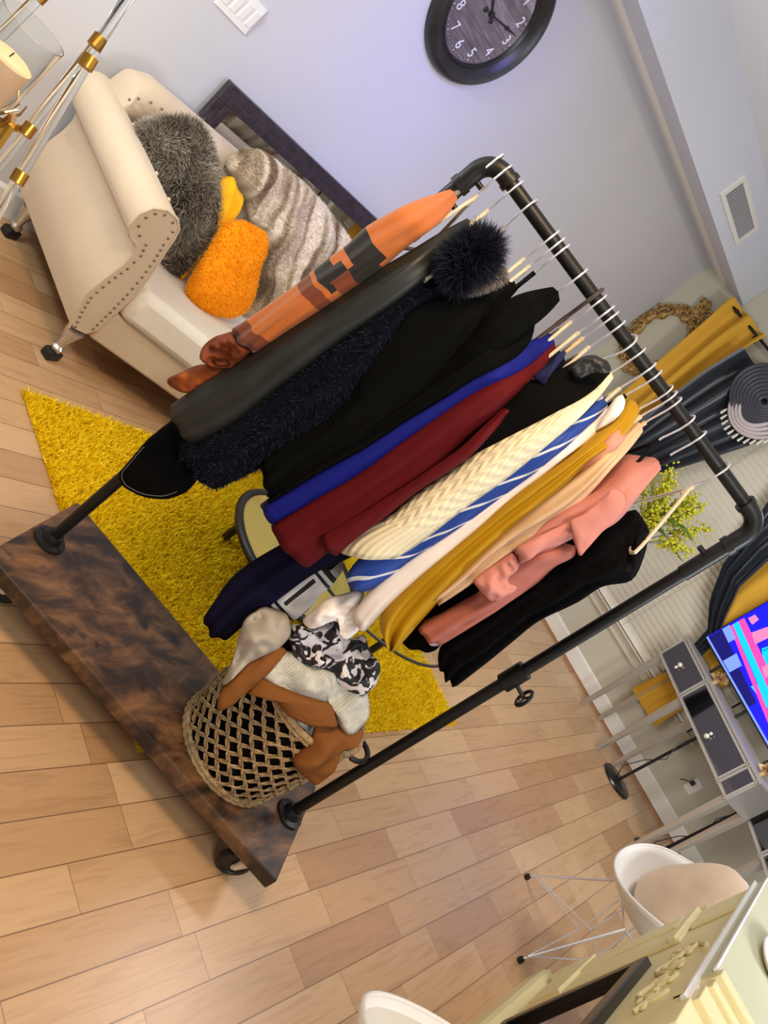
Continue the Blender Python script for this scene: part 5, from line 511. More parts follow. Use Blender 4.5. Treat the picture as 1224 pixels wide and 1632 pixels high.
# ================================================================ RUG
rg=MB(); nx,ny=40,26; X0,X1,Y0,Y1=1.785,3.87,.715,2.05
vs=[(X0+(X1-X0)*i/nx,Y0+(Y1-Y0)*j/ny,.006) for j in range(ny+1) for i in range(nx+1)]
rg.add(vs,[(j*(nx+1)+i,j*(nx+1)+i+1,(j+1)*(nx+1)+i+1,(j+1)*(nx+1)+i) for j in range(ny) for i in range(nx)])
rg.box(((X0+X1)/2,(Y0+Y1)/2,.003),(X1-X0,Y1-Y0,.005))
o=rg.build('shag_rug',mat('rug_backing',(206,170,10),.9),None,smooth=False)
fur(o,100000,.026,.0042,furmat('rug_yarn',(238,200,8),(252,218,16),(255,232,50),5,.3,alt=(240,204,8)),0,.6,8,grow=lambda n:n.z>.5)
for v_ in [0]: pass
tag(o,'bright yellow shag rug lying under the clothes rack','rug')
# ================================================================ CLOTHES RACK
iron=mat('black_iron_pipe',(26,26,26),.42,.35,bump=.04,bscale=120)
rk=thing('clothes_rack','black industrial pipe clothes rack on a rustic wooden plank base','clothes rack',tuple(RW(.5,0,0)))
ZB,ZT=.16,1.672
bd=MB(); q=[RW(-.055,-.215,0),RW(1.085,-.225,0),RW(1.085,.195,0),RW(-.055,.225,0)]
bd.prism([(p.x,p.y) for p in q],ZB-.045,ZB,'z'); bd.build('board',rustic_mat(),rk,smooth=False,bevel=.006)
pr=.0165
post=[RW(0,0,ZB+.02),RW(0,0,ZT-.05)]; 
for u,nm in ((0,'left'),(RL,'right')):
    MB().cyl(RW(u,0,ZB),RW(u,0,ZT-.04),pr,18).build('post',iron,rk)
    MB().lathe([(.001,0),(.046,0),(.048,.004),(.046,.009),(.03,.012),(.026,.03),(.0235,.034),(.001,.034)],RW(u,0,ZB),24).build('floor_flange',iron,rk)
    m=MB()
    for k in range(4):
        a=k*math.pi/2+.5; m.lathe([(.001,0),(.006,0),(.005,.004),(.001,.005)],RW(u,0,ZB+.009)+Vector((.036*math.cos(a),.036*math.sin(a),0)),8)
    m.build('flange_screws',blackp,rk)
    # elbow
    s=1 if u==0 else -1; pts=[RW(u,0,ZT-.085),RW(u,0,ZT-.05)]+[RW(u+s*(.045-.045*math.cos(a)),0,ZT-.045+.045*math.sin(a)) for a in np.linspace(0,math.pi/2,9)]+[RW(u+s*.065,0,ZT)]
    MB().tube(pts,.0215,18).build('elbow',iron,rk)
    MB().cyl(RW(u,0,ZT-.095),RW(u,0,ZT-.078),.0245,18).build('elbow_collar',iron,rk); MB().cyl(RW(u+s*.058,0,ZT),RW(u+s*.07,0,ZT),.0245,18).build('elbow_collar',iron,rk)
MB().cyl(RW(0.05,0,ZT),RW(RL-.05,0,ZT),pr,18).build('hanging_rail',iron,rk)
MB().cyl(RW(0,0,ZT-.29),RW(0,0,ZT-.09),.0195,18).build('post_sleeve',iron,rk)
MB().cyl(RW(RL,0,ZT-.21),RW(RL,0,ZT-.09),.0195,18).build('post_sleeve',iron,rk)
for u,z in ((0,ZT-.125),(0.0,ZT-.055),(RL,ZT-.14)):
    MB().tube([RW(u,0,z)+U*(.015 if u==0 else -.015),RW(u,0,z)+U*(.036 if u==0 else -.036)],.007,10).build('thumb_screw',iron,rk)
# height clamp with hand wheel on right post
MB().cyl(RW(RL,0,.93),RW(RL,0,1.0),.026,18).build('clamp',iron,rk)
m=MB(); m.cyl(RW(RL,0,.96),RW(RL+.055,-.015,.955),.006,10); cc=RW(RL+.058,-.016,.955); m.tube([cc+V*(.026*math.cos(a))+Vector((0,0,.026*math.sin(a))) for a in np.linspace(0,2*math.pi,25)[:-1]],.005,8,closed=True)
for k in range(3):
    a=k*2.09; m.cyl(cc,cc+V*(.026*math.cos(a))+Vector((0,0,.026*math.sin(a))),.003,6)
m.build('hand_wheel',iron,rk)
rub=mat('caster_rubber',(22,24,24),.5); bracket=mat('caster_bracket',(214,206,190),.35,.3)
for u,v in ((.03,-.12),(1.0,-.165),(.03,.14),(1.0,.13)):
    c=RW(u,v,.05); 
    m=MB(); rot=Matrix.Rotation(math.atan2(V.y,V.x)+.35,3,'Z')@Matrix.Rotation(R_(90),3,'Y'); ax_=Vector((math.cos(RVZ+.35),math.sin(RVZ+.35),0)); si=Vector((-ax_.y,ax_.x,0))
    m.lathe([(.001,-.011),(.034,-.011),(.037,-.015),(.047,-.012),(.05,0),(.047,.012),(.037,.015),(.034,.011),(.001,.011)],c,28,rot); w_=m.build('caster_wheel',rub,rk)
    m=MB()
    for s in (-1,1):
        a=c+ax_*s*.018; m.tube([a,a+Vector((0,0,.05))-si*.012],[.009,.017],10); m.cyl(a-ax_*.002,a+ax_*.002,.010,14)
    m.box(c+Vector((0,0,.062))-si*.012,(.05,.05,.012),rz=RVZ); m.build('caster_fork',bracket,w_)
# ---------------------------------------------------------------- hangers
chrome=mat('hook_chrome',(226,228,234),.25,.6)
hm={'white':mat('hanger_ivory',(206,198,176),.5),'black':mat('hanger_black',(18,18,20),.6),'brown':mat('hanger_brown',(60,46,42),.5),'beige':mat('hanger_beige',(206,180,140),.5),'clip':mat('hanger_taupe',(120,108,96),.5)}
PR={}
def hangerproto(c):
    t=thing('coat_hanger','x','hanger',(0,0,0)); h=MB()
    pts=[Vector((.021*math.cos(a),0,.002+.021*math.sin(a))) for a in np.linspace(-.5,math.pi,12)]+[Vector((-.02,0,-.02)),Vector((-.008,0,-.045)),Vector((0,0,-.06)),Vector((0,0,-.085))]
    h.tube(pts,.0024 if c!='brown' else .005,8); h.build('hook',chrome if c not in('brown',) else hm['brown'],t)
    b=MB(); r=.0042 if c!='clip' else .006
    P=[Vector((a*.62,0,b)) for a,b in ((0,-.078),(-.02,-.092),(-.10,-.155),(-.185,-.225),(-.20,-.243),(-.185,-.252),(0,-.25),(.185,-.252),(.20,-.243),(.185,-.225),(.10,-.155),(.02,-.092),(0,-.078))]
    b.tube(P[:-1],r,8,closed=True); b.tube([(0,0,-.07),(0,0,-.10)],.0055,10); b.build('hanger_frame',hm[c],t); return t
def copytree(o,par=None):
    c=o.copy(); COL.objects.link(c); c.parent=par
    for ch in o.children: copytree(ch,c)
    return c
HG=[(.011,'clip','taupe clip hanger nearest the left pipe corner'),(.041,'white','ivory hanger inside the orange patchwork coat'),(.081,'white','ivory hanger carrying the charcoal leather coat'),(.132,'white','ivory hanger under the navy fur collar'),
(.213,'white','ivory hanger beside the small grey fur collar'),(.233,'white','ivory hanger carrying the ribbed black cardigan'),(.251,'black','slim black hanger just right of the grey fur collar'),(.317,'black','black hanger inside the tallest black coat shoulder'),
(.373,'brown','dark brown wooden hanger with the thickest hook on the rail'),(.388,'white','ivory hanger above the royal blue dress'),(.418,'white','ivory hanger above the burgundy dress'),(.434,'beige','beige hanger above the small navy sleeve'),
(.459,'white','ivory hanger just right of the beige hanger'),(.501,'white','long bare ivory hanger arm crossing in front of the satin shoulder'),(.536,'black','hanger inside the black satin shoulder'),(.577,'white','hanger inside the cream cable sweater'),
(.598,'black','black hanger tip above the blue striped dress'),(.642,'white','ivory hanger under the white shirt collar'),(.658,'white','ivory hanger inside the mustard blouse'),(.676,'beige','beige hanger with the pale peach camisole'),
(.728,'black','black strap hanger in front of the grey satin curtain'),(.773,'black','black hanger inside the dusty pink ruffled blouse'),(.865,'white','bare ivory hanger in front of yellow flowers')]
for i,(u,c,lab) in enumerate(HG):
    first=c not in PR
    if first: PR[c]=hangerproto(c); o=PR[c]
    else: o=copytree(PR[c])
    o.location=RW(u,0,ZT); o.rotation_euler=(0,0,RVZ+R_(random.uniform(-4,4)+(8 if i==13 else 0)+(-6 if i==22 else 0)))
    if i in (3,13,22): o.scale=(1.6,1,1)
    tag(o,lab,'hanger','hangers on the rack rail')
# ---------------------------------------------------------------- garments
def garment(key,depth=.34,fold=.006,nf=3,seed=1,bulge=.9,M=15,backw=.55,topclose=True,amp=.004):
    st=G[key]; mb=MB(); rows=[];n=len(st); vs=[];uvs=[]; Mb=9; per=M+Mb
    # extra subdivided rows
    S2=[]
    for a,b in zip(st,st[1:]): S2+= [a,tuple((x+y)/2 for x,y in zip(a,b))]
    S2.append(st[-1]); n=len(S2)
    for _ in range(3): S2=[S2[0]]+[tuple((a+2*b+c)/4 for a,b,c in zip(S2[i-1],S2[i],S2[i+1])) for i in range(1,n-1)]+[S2[-1]]
    for i,(ul,zl,ur,zr,v) in enumerate(S2):
        ul-=.005; ur+=.007
        t=i/(n-1); wid=math.hypot(ur-ul,zr-zl); d=depth*(.25+.75*min(1,t/.2)); cu=(ul+ur)/2; cz=(zl+zr)/2
        for j in range(M):
            s=j/(M-1); bl=math.sin(math.pi*s)**.6*min(wid*bulge*.5,.035)
            f=fold*math.sin(math.pi*s)*math.sin(2*math.pi*nf*(s+.25*noise.noise(Vector((t*2.2+seed,seed,0))))+seed*2)*(.35+.65*t)
            w=amp*noise.noise(Vector((s*3+seed*7,t*9,seed)))*math.sin(math.pi*s)
            vs.append(RW(ul+(ur-ul)*s,v-bl-f-w,zl+(zr-zl)*s)); uvs.append((s,t))
        for j in range(Mb):
            s=1-(j+.5)/Mb; e=1-abs(2*s-1); x=cu+(s-.5)*(ur-ul)*backw; z=cz+(s-.5)*(zr-zl)*backw
            vs.append(RW(x,v+d*(.55+.45*e**.5),z)); uvs.append((s,t))
    fs=[]
    for i in range(n-1):
        for j in range(per):
            k=(j+1)%per; fs.append((i*per+j,i*per+k,(i+1)*per+k,(i+1)*per+j))
    # close ends with centre fans
    for i in (0,n-1):
        c=sum((Vector(vs[i*per+j]) for j in range(per)),Vector())/per
        if i==0: c=c+Vector((0,0,.006))
        else: c=c+Vector((0,0,.02))
        vs.append(c); uvs.append((.5,0 if i==0 else 1)); q=len(vs)-1
        for j in range(per):
            k=(j+1)%per; fs.append((i*per+k,i*per+j,q) if i==0 else (i*per+j,i*per+k,q))
    return mb.add(vs,fs,uvs)
def solid(a,noise_=.06): 
    return lambda k,s,t,ob:lin(a)
# --- orange patchwork coat
def orange_fn(k,s,t,ob):
    o,bk,rs=lin((180,100,42)),lin((15,13,13)),lin((112,52,26))
    def band(t0,t1,s0=-1,s1=2,wob=.03):
        n=k.n('ShaderNodeTexNoise'); n.inputs['Scale'].default_value=14; k.l(ob,n.inputs['Vector']); tt=k.math('ADD',t,k.math('MULTIPLY',k.math('SUBTRACT',n.outputs['Fac'],.5),wob))
        a=k.math('MULTIPLY',k.math('GREATER_THAN',tt,t0),k.math('LESS_THAN',tt,t1)); b=k.math('MULTIPLY',k.math('GREATER_THAN',s,s0),k.math('LESS_THAN',s,s1)); return k.math('MULTIPLY',a,b)
    c=k.mix(band(.40,.56,.25),o,bk); c=k.mix(band(.36,.47,-.1,.9),c,bk); c=k.mix(band(.47,.50,-.1,.55),c,o); c=k.mix(band(.54,.62,-1,.8),c,bk); c=k.mix(band(.64,.70,wob=.02),c,rs); c=k.mix(band(.50,.60,.55,2,.08),c,rs); c=k.mix(band(.93,1.1,wob=0),c,rs); return c
# bands are measured from the collar down
om=uvmat('orange_patchwork',orange_fn,.8,sheen=.15)
rust=mat('rust_fabric',(116,56,30),.7,var=.12,scale=12)
t=thing('patchwork_coat','long orange coat with black and rust patches, leftmost garment on the rack','coat',tuple(RW(.02,-.1,1.5)))
garment('orange',.3,.012,2,1).build('coat_body',om,t,auto=False)
patchmesh('orange_knot',.035,.8,.02,24,ridge=.010,rfreq=100).build('knotted_sleeve',rust,t,auto=False)
patchmesh('orange_tail',.02,.8,.006,22,ridge=.005,rfreq=80).build('sash_end',mat('orange_rust',(160,84,36),.7,rgb2=(104,48,22),scale=18),t,auto=False)
# --- charcoal coat
t=thing('charcoal_coat','dark charcoal green leather coat hanging right of the orange coat','coat',tuple(RW(.08,-.1,1.5)))
garment('charcoal',.34,.008,2,2).build('coat_body',mat('charcoal_leather',(27,29,26),.5,var=.12,scale=9,bump=.05,bscale=40),t,auto=False)
t=thing('black_jeans','black denim with grey stitching, lowest hem beside the left pipe','jeans',tuple(RW(.05,-.1,.9)))
patchmesh('denim',.04,.6,.004,9,ridge=.002).build('denim_leg',mat('black_denim',(10,10,11),.95,bump=.1,bscale=400),t,auto=False)
o_,n_=PT['denim']; o_=arr(o_); c_=sum(o_,Vector())/len(o_); m=MB(); m.tube([c_+(p-c_)*.86+Vector(n_)*.024 for p in o_[8:34]],.0009,5); m.build('stitching',mat('stitch_grey',(110,110,112),.8),t)
# --- navy fur coat
nf=furmat('navy_fur',(10,12,22),(20,24,40),(40,46,66),7,.5,alt=(10,12,20)); nb=mat('navy_base',(16,18,30),.9)
t=thing('navy_fur_coat','dark navy faux fur coat with a fluffy collar hanging by the charcoal coat','coat',tuple(RW(.12,-.1,1.5)))
o=garment('navyfur',.34,.012,2,3,M=21).build('coat_body',nb,t,auto=False); fur(o,20000,.012,.0012,nf,.5,.5,11)
o=patchmesh('navy_collar',.05,.8,.006,12).build('fur_collar',nb,t,auto=False); fur(o,7000,.032,.0012,nf,0,.5,12)
o=patchmesh('grey_collar',.025,.8,.004,12).build('grey_fur_trim',mat('grey_trim_base',(110,104,100),.9),t,auto=False); fur(o,4000,.014,.001,furmat('grey_trim_fur',(70,66,62),(130,124,118),(190,184,176),10,.3,alt=(80,74,70)),0,.5,13); o['label']='grey fur trim'
# --- plain garments
def simple(key,name,label,cat,m,part='garment_body',**k):
    ul,zl,ur,zr,v=G[key][0]; t=thing(name,label,cat,tuple(RW((ul+ur)/2,0,zl))); garment(key,**k).build(part,m,t,auto=False); return t
def rib_fn(col,f=60,al=0):
    def fn(k,s,t,ob):
        w=k.math('SINE',k.math('MULTIPLY',t if al else s,f)); c=k.ramp(k.math('MULTIPLY_ADD',w,.5,.5),[(0,tuple(x*.6 for x in lin(col))),(1,lin(col))]); return (c,w)
    return fn
simple('blacka','ribbed_cardigan','black ribbed knit cardigan hanging right of the navy fur coat','cardigan',mat('black_knit',(11,12,12),.95,bump=.3,bscale=160),seed=4,fold=.01,nf=2)
simple('blackb','black_coat','black wool coat with the tallest shoulder, between cardigan and blazer','coat',mat('black_wool',(9,10,10),.95,var=.2,scale=30,bump=.1,bscale=300),seed=5,fold=.012,nf=3)
simple('blackc','black_blazer','black blazer hanging directly left of the royal blue dress','blazer',mat('black_crepe',(11,12,12),.92,var=.15,scale=12,bump=.05,bscale=300),seed=6,fold=.010,nf=2)
simple('blue','blue_dress','royal blue dress hanging left of the burgundy dress','dress',mat('royal_blue',(12,20,120),.75,var=.05,bump=.05,bscale=300),seed=7,fold=.003,nf=1)
t=simple('burgundy','burgundy_dress','deep burgundy dress hanging right of the royal blue dress','dress',mat('burgundy',(84,3,12),.8,var=.05,bump=.05,bscale=300),seed=8,fold=.006,nf=2)
garment('burgundyflap',.08,.002,1,9).build('dress_sleeve',MATS['burgundy'],t,auto=False)
t=simple('navylong','navy_gown','long dark navy garment hanging lowest, below the burgundy dress','dress',mat('dark_navy',(20,19,42),.8,var=.08,scale=8),seed=10,fold=.012,nf=2,depth=.26)
patchmesh('navy_shoulder',.02,.6,.004,20).build('navy_sleeve_head',mat('navy_knit',(30,32,72),.8),t,auto=False)
t=simple('blacklong','black_satin_coat','black coat with shiny satin shoulder hanging left of the cream sweater','coat',mat('black_twill',(10,10,10),.9,var=.1),seed=11,fold=.008,nf=2)
patchmesh('satin_shoulder',.022,.6,.006,20,ridge=.003,rfreq=70).build('satin_shoulder',mat('black_satin',(20,20,22),.42),t,auto=False)
def cable(k,s,t,ob):
    a=k.math('SINE',k.math('ADD',k.math('MULTIPLY',t,130),k.math('MULTIPLY',k.math('SINE',k.math('MULTIPLY',s,31)),1.6)))
    b=k.math('SINE',k.math('MULTIPLY',s,26)); hem=k.math('GREATER_THAN',t,.83); rib=k.math('SINE',k.math('MULTIPLY',s,52))
    h=k.math('MULTIPLY',a,b); x=k.n('ShaderNodeMix',data_type='FLOAT'); k.l(hem,x.inputs[0]); k.l(h,x.inputs[2]); k.l(rib,x.inputs[3])
    c=k.ramp(k.math('MULTIPLY_ADD',x.outputs[0],.5,.5),[(0,lin((230,220,186))),(1,lin((238,230,198)))]); return (c,x.outputs[0])
simple('cream','cable_knit_sweater','cream cable knit sweater with ribbed hem in the middle of the rack','sweater',uvmat('cream_cable',cable,.9,.3),seed=12,fold=.004,nf=1,M=17)
def stripes(k,s,t,ob):
    w=k.math('FRACT',k.math('ADD',k.math('MULTIPLY',s,1.1),k.math('MULTIPLY',t,7.0))); f=k.math('LESS_THAN',w,.16); return k.mix(f,lin((18,62,156)),lin((206,216,232)))
simple('striped','striped_dress','blue dress with thin white diagonal stripes right of the cream sweater','dress',uvmat('blue_stripe',stripes,.6),seed=13,fold=.005,nf=2)
sw=mat('white_cotton',(236,230,226),.8,var=.02)
t=simple('whiteshirt','white_shirt','white cotton shirt with collar hanging left of the mustard blouse','shirt',sw,seed=14,fold=.004,nf=1)
patchmesh('white_collar',.015,.6,.003,15).build('shirt_collar',sw,t,auto=False)
patchmesh('white_sleeve',.025,.6,.014,18,ridge=.008,rfreq=70).build('shirt_sleeve',sw,t,auto=False)
simple('mustard','mustard_blouse','mustard yellow satin blouse hanging right of the white shirt','blouse',mat('mustard_satin',(176,134,14),.6,var=.06,scale=4),seed=15,fold=.016,nf=2,M=19)
simple('pinkstrap','peach_camisole','thin pale pink top sliver squeezed between mustard blouse and beige camisole','top',mat('pale_pink',(210,148,128),.7),seed=16,fold=.002,nf=1,depth=.2)
simple('beige','beige_camisole','pale beige draped camisole hanging right of the mustard blouse','top',mat('nude_satin',(212,182,148),.65,var=.04),seed=17,fold=.014,nf=2)
simple('blackbehind','black_slip_dress','black slip dress hanging behind the pink ruffled blouse','dress',mat('black_jersey',(8,8,9),.95),seed=18,fold=.006,nf=2,depth=.25)
pk=mat('dusty_pink',(200,132,122),.7,var=.05,scale=6)
t=simple('pinktop','ruffled_blouse','dusty pink ruffled blouse near the right end of the rack','blouse',pk,seed=19,fold=.010,nf=2,depth=.3)
patchmesh('pink_ruffle',.012,.5,.008,9).build('ruffle',pk,t,auto=False); patchmesh('pink_fold_a',.014,.5,.004,12,ridge=.006,rfreq=75,rdir=(U*-.5+Vector((0,0,1)))).build('ruffle',pk,t,auto=False)
patchmesh('pink_knot',.022,.5,.012,20,ridge=.006,rfreq=80).build('knotted_tie',pk,t,auto=False); garment('pinkbottom',.2,.008,2,20).build('blouse_tail',mat('dusty_pink_tail',(168,102,90),.7,var=.06),t,auto=False)
patchmesh('lavender_lining',.008,.5,.002).build('lining',mat('lavender_satin',(198,182,206),.4),t,auto=False)
t=simple('blackdress','black_lace_dress','black lace-edged dress, rightmost dark garment on the rack','dress',mat('black_lace',(9,9,11),.92,var=.3,scale=60,bump=.15,bscale=160),seed=21,fold=.018,nf=3,depth=.3,amp=.01)
patchmesh('black_sleeve',.02,.5,.008,25).build('puff_sleeve',mat('black_sheer',(18,17,19),.7),t,auto=False)
# ================================================================ BASKET
bc=RW(.77,.0,ZB); 
bk=thing('woven_basket','round seagrass basket with black liner standing on the rack board','basket',tuple(bc))
def brad(z): 
    t=(z-ZB)/.34; return .168+.024*math.sin(math.pi*min(1,max(0,t))*.7)**.8
m=MB(); prof=[(.001,ZB+.004)]+[(brad(z)-.012,z) for z in np.linspace(ZB+.004,ZB+.335,12)]; inner=[(brad(z)-.018,z) for z in np.linspace(ZB+.335,ZB+.02,12)]+[(.001,ZB+.02)]
m.lathe([(r,z-ZB) for r,z in prof+inner],bc,40); m.build('liner',mat('basket_liner',(20,19,19),.9),bk)
rope=mat('seagrass_rope',(186,160,120),.85,rgb2=(140,114,80),scale=60,bump=.6,bscale=220)
def bpt(a,z,dr=0): r=brad(z)+dr; return bc+Vector((r*math.cos(a),r*math.sin(a),z-ZB))
m=MB(); NS=19
for sgn in (1,-1):
    for k in range(NS):
        a0=2*math.pi*k/NS; NP=44
        for h in (0,math.pi):
            pts=[]
            for i in range(NP+1):
                q=i/NP; ph=q*46+h; wv=.0035*math.sin(q*NS*2.35*2+(0 if sgn>0 else math.pi)); pts.append(bpt(a0+sgn*2.35*q,ZB+.012+.318*q,wv+.0028*math.cos(ph))+Vector((0,0,.0042*math.sin(ph))))
            m.tube(pts,.0031,5)
m.build('rope_lattice',rope,bk)
m=MB()
for z,rr in ((ZB+.008,.010),(ZB+.02,.007)):
    m.tube([bpt(a,z,.002+.002*math.sin(a*40)) for a in np.linspace(0,2*math.pi,121)[:-1]],rr,8,closed=True)
m.build('base_ring',rope,bk)
m=MB()
for z,rr in ((ZB+.335,.010),(ZB+.322,.007)):
    m.tube([bpt(a,z,.002+.002*math.sin(a*40)) for a in np.linspace(0,2*math.pi,121)[:-1]],rr,8,closed=True)
m.build('rim_braid',rope,bk)
aU=math.atan2(U.y,U.x)
for da in (0,math.pi):
    m=MB(); c=bpt(aU+da,ZB+.31,.006); d=(U if da==0 else -U); m.tube([c+V*(.05*math.cos(a))+d*(.045*math.sin(a))+Vector((0,0,.01*math.sin(a))) for a in np.linspace(0,math.pi,14)],.008,10); m.build('handle',blackp,bk)
# contents
cam_=mat('camel_wool',(126,78,36),.85,var=.06,scale=8,bump=.05,bscale=300)
def linen_fn(k,s,t,ob):
    n=k.n('ShaderNodeTexNoise'); n.inputs['Scale'].default_value=60; k.l(ob,n.inputs['Vector']); w=k.math('SINE',k.math('MULTIPLY',s,900)); return k.ramp(k.math('MULTIPLY_ADD',w,.15,n.outputs['Fac']),[(.3,lin((176,176,166))),(.7,lin((204,206,198)))])
t=thing('camel_cardigan','camel brown coat with grey lining spilling over the basket front','coat',tuple(RW(.785,-.1,.5)))
patchmesh('taupe_cloth',.035,.6,.024,11,ridge=.010,rfreq=44).build('grey_lining',mat('taupe_silk',(168,160,148),.6,var=.1,scale=5),t,auto=False)
patchmesh('camel_flap',.02,.6,.008,9).build('coat_flap',cam_,t,auto=False); patchmesh('camel_band',.04,.6,.008,9,ridge=.004).build('coat_sleeve',cam_,t,auto=False); patchmesh('camel_side',.035,.6,.012,9,ridge=.014,rfreq=55).build('coat_body',cam_,t,auto=False)
o=patchmesh('pale_blouse',.045,.6,.026,10,ridge=.004,rfreq=60).build('pale_blouse',uvmat('pale_linen',linen_fn,.85),None,auto=False); tag(o,'crumpled pale grey green blouse on top of the basket pile','blouse')
def prt(k,s,t,ob):
    v=k.n('ShaderNodeTexVoronoi'); v.inputs['Scale'].default_value=17; n=k.n('ShaderNodeTexNoise'); n.inputs['Scale'].default_value=14; k.l(ob,n.inputs['Vector']); ad=k.n('ShaderNodeMix',data_type='VECTOR'); 
    k.l(n.outputs['Color'],v.inputs['Vector']); k.l(ob,ad.inputs[4]); 
    n2=k.n('ShaderNodeTexNoise'); n2.inputs['Scale'].default_value=26; n2.inputs['Detail'].default_value=1.5; n2.inputs['Distortion'].default_value=1.5; k.l(ob,n2.inputs['Vector'])
    return k.ramp(n2.outputs['Fac'],[(.47,lin((226,220,222))),(.50,lin((20,18,28)))])
o=patchmesh('printed_scarf',.06,.6,.03,14,ridge=.008,rfreq=50).build('printed_scarf',uvmat('black_white_print',prt,.6),None,auto=False); tag(o,'black and white printed scarf knotted on top of the basket','scarf')
o=patchmesh('towel',.03,.6,.015,18).build('white_towel',mat('terry_white',(214,218,206),.95,bump=.8,bscale=160),None,auto=False); tag(o,'white terry towel inside the basket under the camel sleeve','towel')
def plaid(k,s,t,ob):
    W,B,Gy=lin((206,204,204)),lin((16,15,19)),lin((110,112,114))
    def band(x,f,o,w): return k.math('LESS_THAN',k.math('ABSOLUTE',k.math('SUBTRACT',k.math('FRACT',k.math('ADD',k.math('MULTIPLY',x,f),o)),.5)),w)
    c=k.mix(band(s,7,.0,.2),W,Gy); c=k.mix(band(t,7,.1,.13),c,B); c=k.mix(band(s,7,.45,.04),c,B); c=k.mix(band(s,8,.1,.04),c,W); c=k.mix(band(t,8,.05,.04),c,W); c=k.mix(band(t,8,.2,.04),c,W); return c
o=patchmesh('plaid',.02,.6,.008,10).build('plaid_shirt',uvmat('grey_plaid',plaid,.75),None,auto=False); tag(o,'black grey and white plaid shirt tail hanging above the basket','shirt')
# ================================================================ GLASS TABLE AND CANE STOOL behind the clothes
bw=mat('black_wood',(30,28,26),.4); gl=mat('clear_glass',(240,245,242),.02,trans=1,ior=1.45)
t=thing('glass_coffee_table','round glass coffee table with thin black rim standing on the yellow rug','table',(2.95,1.387,0)); gc=Vector((2.95,1.387,.42))
m=MB(); m.tube([gc+Vector((.61*math.cos(a),.61*math.sin(a),0)) for a in np.linspace(0,2*math.pi,91)[:-1]],.006,8,closed=True); m.build('table_rim',bw,t)
MB().lathe([(.001,-.003),(.607,-.003),(.607,.003),(.001,.003)],gc,72).build('glass_top',mat('thin_glass',(240,246,240),.02,trans=1,ior=1.05),t)
for a in (2.68,4.77,.59): MB().box(gc+Vector((.415*math.cos(a),.415*math.sin(a),-.212)),(.026,.026,.41),rz=a).build('leg',bw,t,smooth=False,bevel=.004)
m=MB(); 
for a in (2.68,4.77,.59): m.tube([gc+Vector((0,0,-.012)),gc+Vector((.415*math.cos(a),.415*math.sin(a),-.012))],.008,8)
m.build('cross_brace',bw,t)
def cane(k,s,t_,ob):
    c=k.n('ShaderNodeTexChecker'); c.inputs['Scale'].default_value=150; k.l(ob,c.inputs['Vector']); c.inputs['Color1'].default_value=lin((226,198,110))+(1,); c.inputs['Color2'].default_value=lin((176,146,70))+(1,); return c.outputs[0]
t=thing('cane_stool','low round stool with black frame and woven cane seat under the glass table','stool',(2.68,1.345,0)); kc=Vector((2.68,1.345,.23))
m=MB(); m.tube([kc+Vector((.32*math.cos(a),.32*math.sin(a),0)) for a in np.linspace(0,2*math.pi,61)[:-1]],.017,10,closed=True); m.build('seat_ring',bw,t)
m=MB(); m.lathe([(.001,-.004),(.31,-.004),(.31,.006),(.001,.006)],kc,48); m.build('cane_seat',uvmat('cane_weave',cane,.7),t)
for a in (.2,1.3,3.4,4.4): MB().tube([kc+Vector((.29*math.cos(a),.29*math.sin(a),0)),Vector((kc.x+.29*math.cos(a),kc.y+.29*math.sin(a),.03))],[.014,.011],10).build('leg',bw,t)
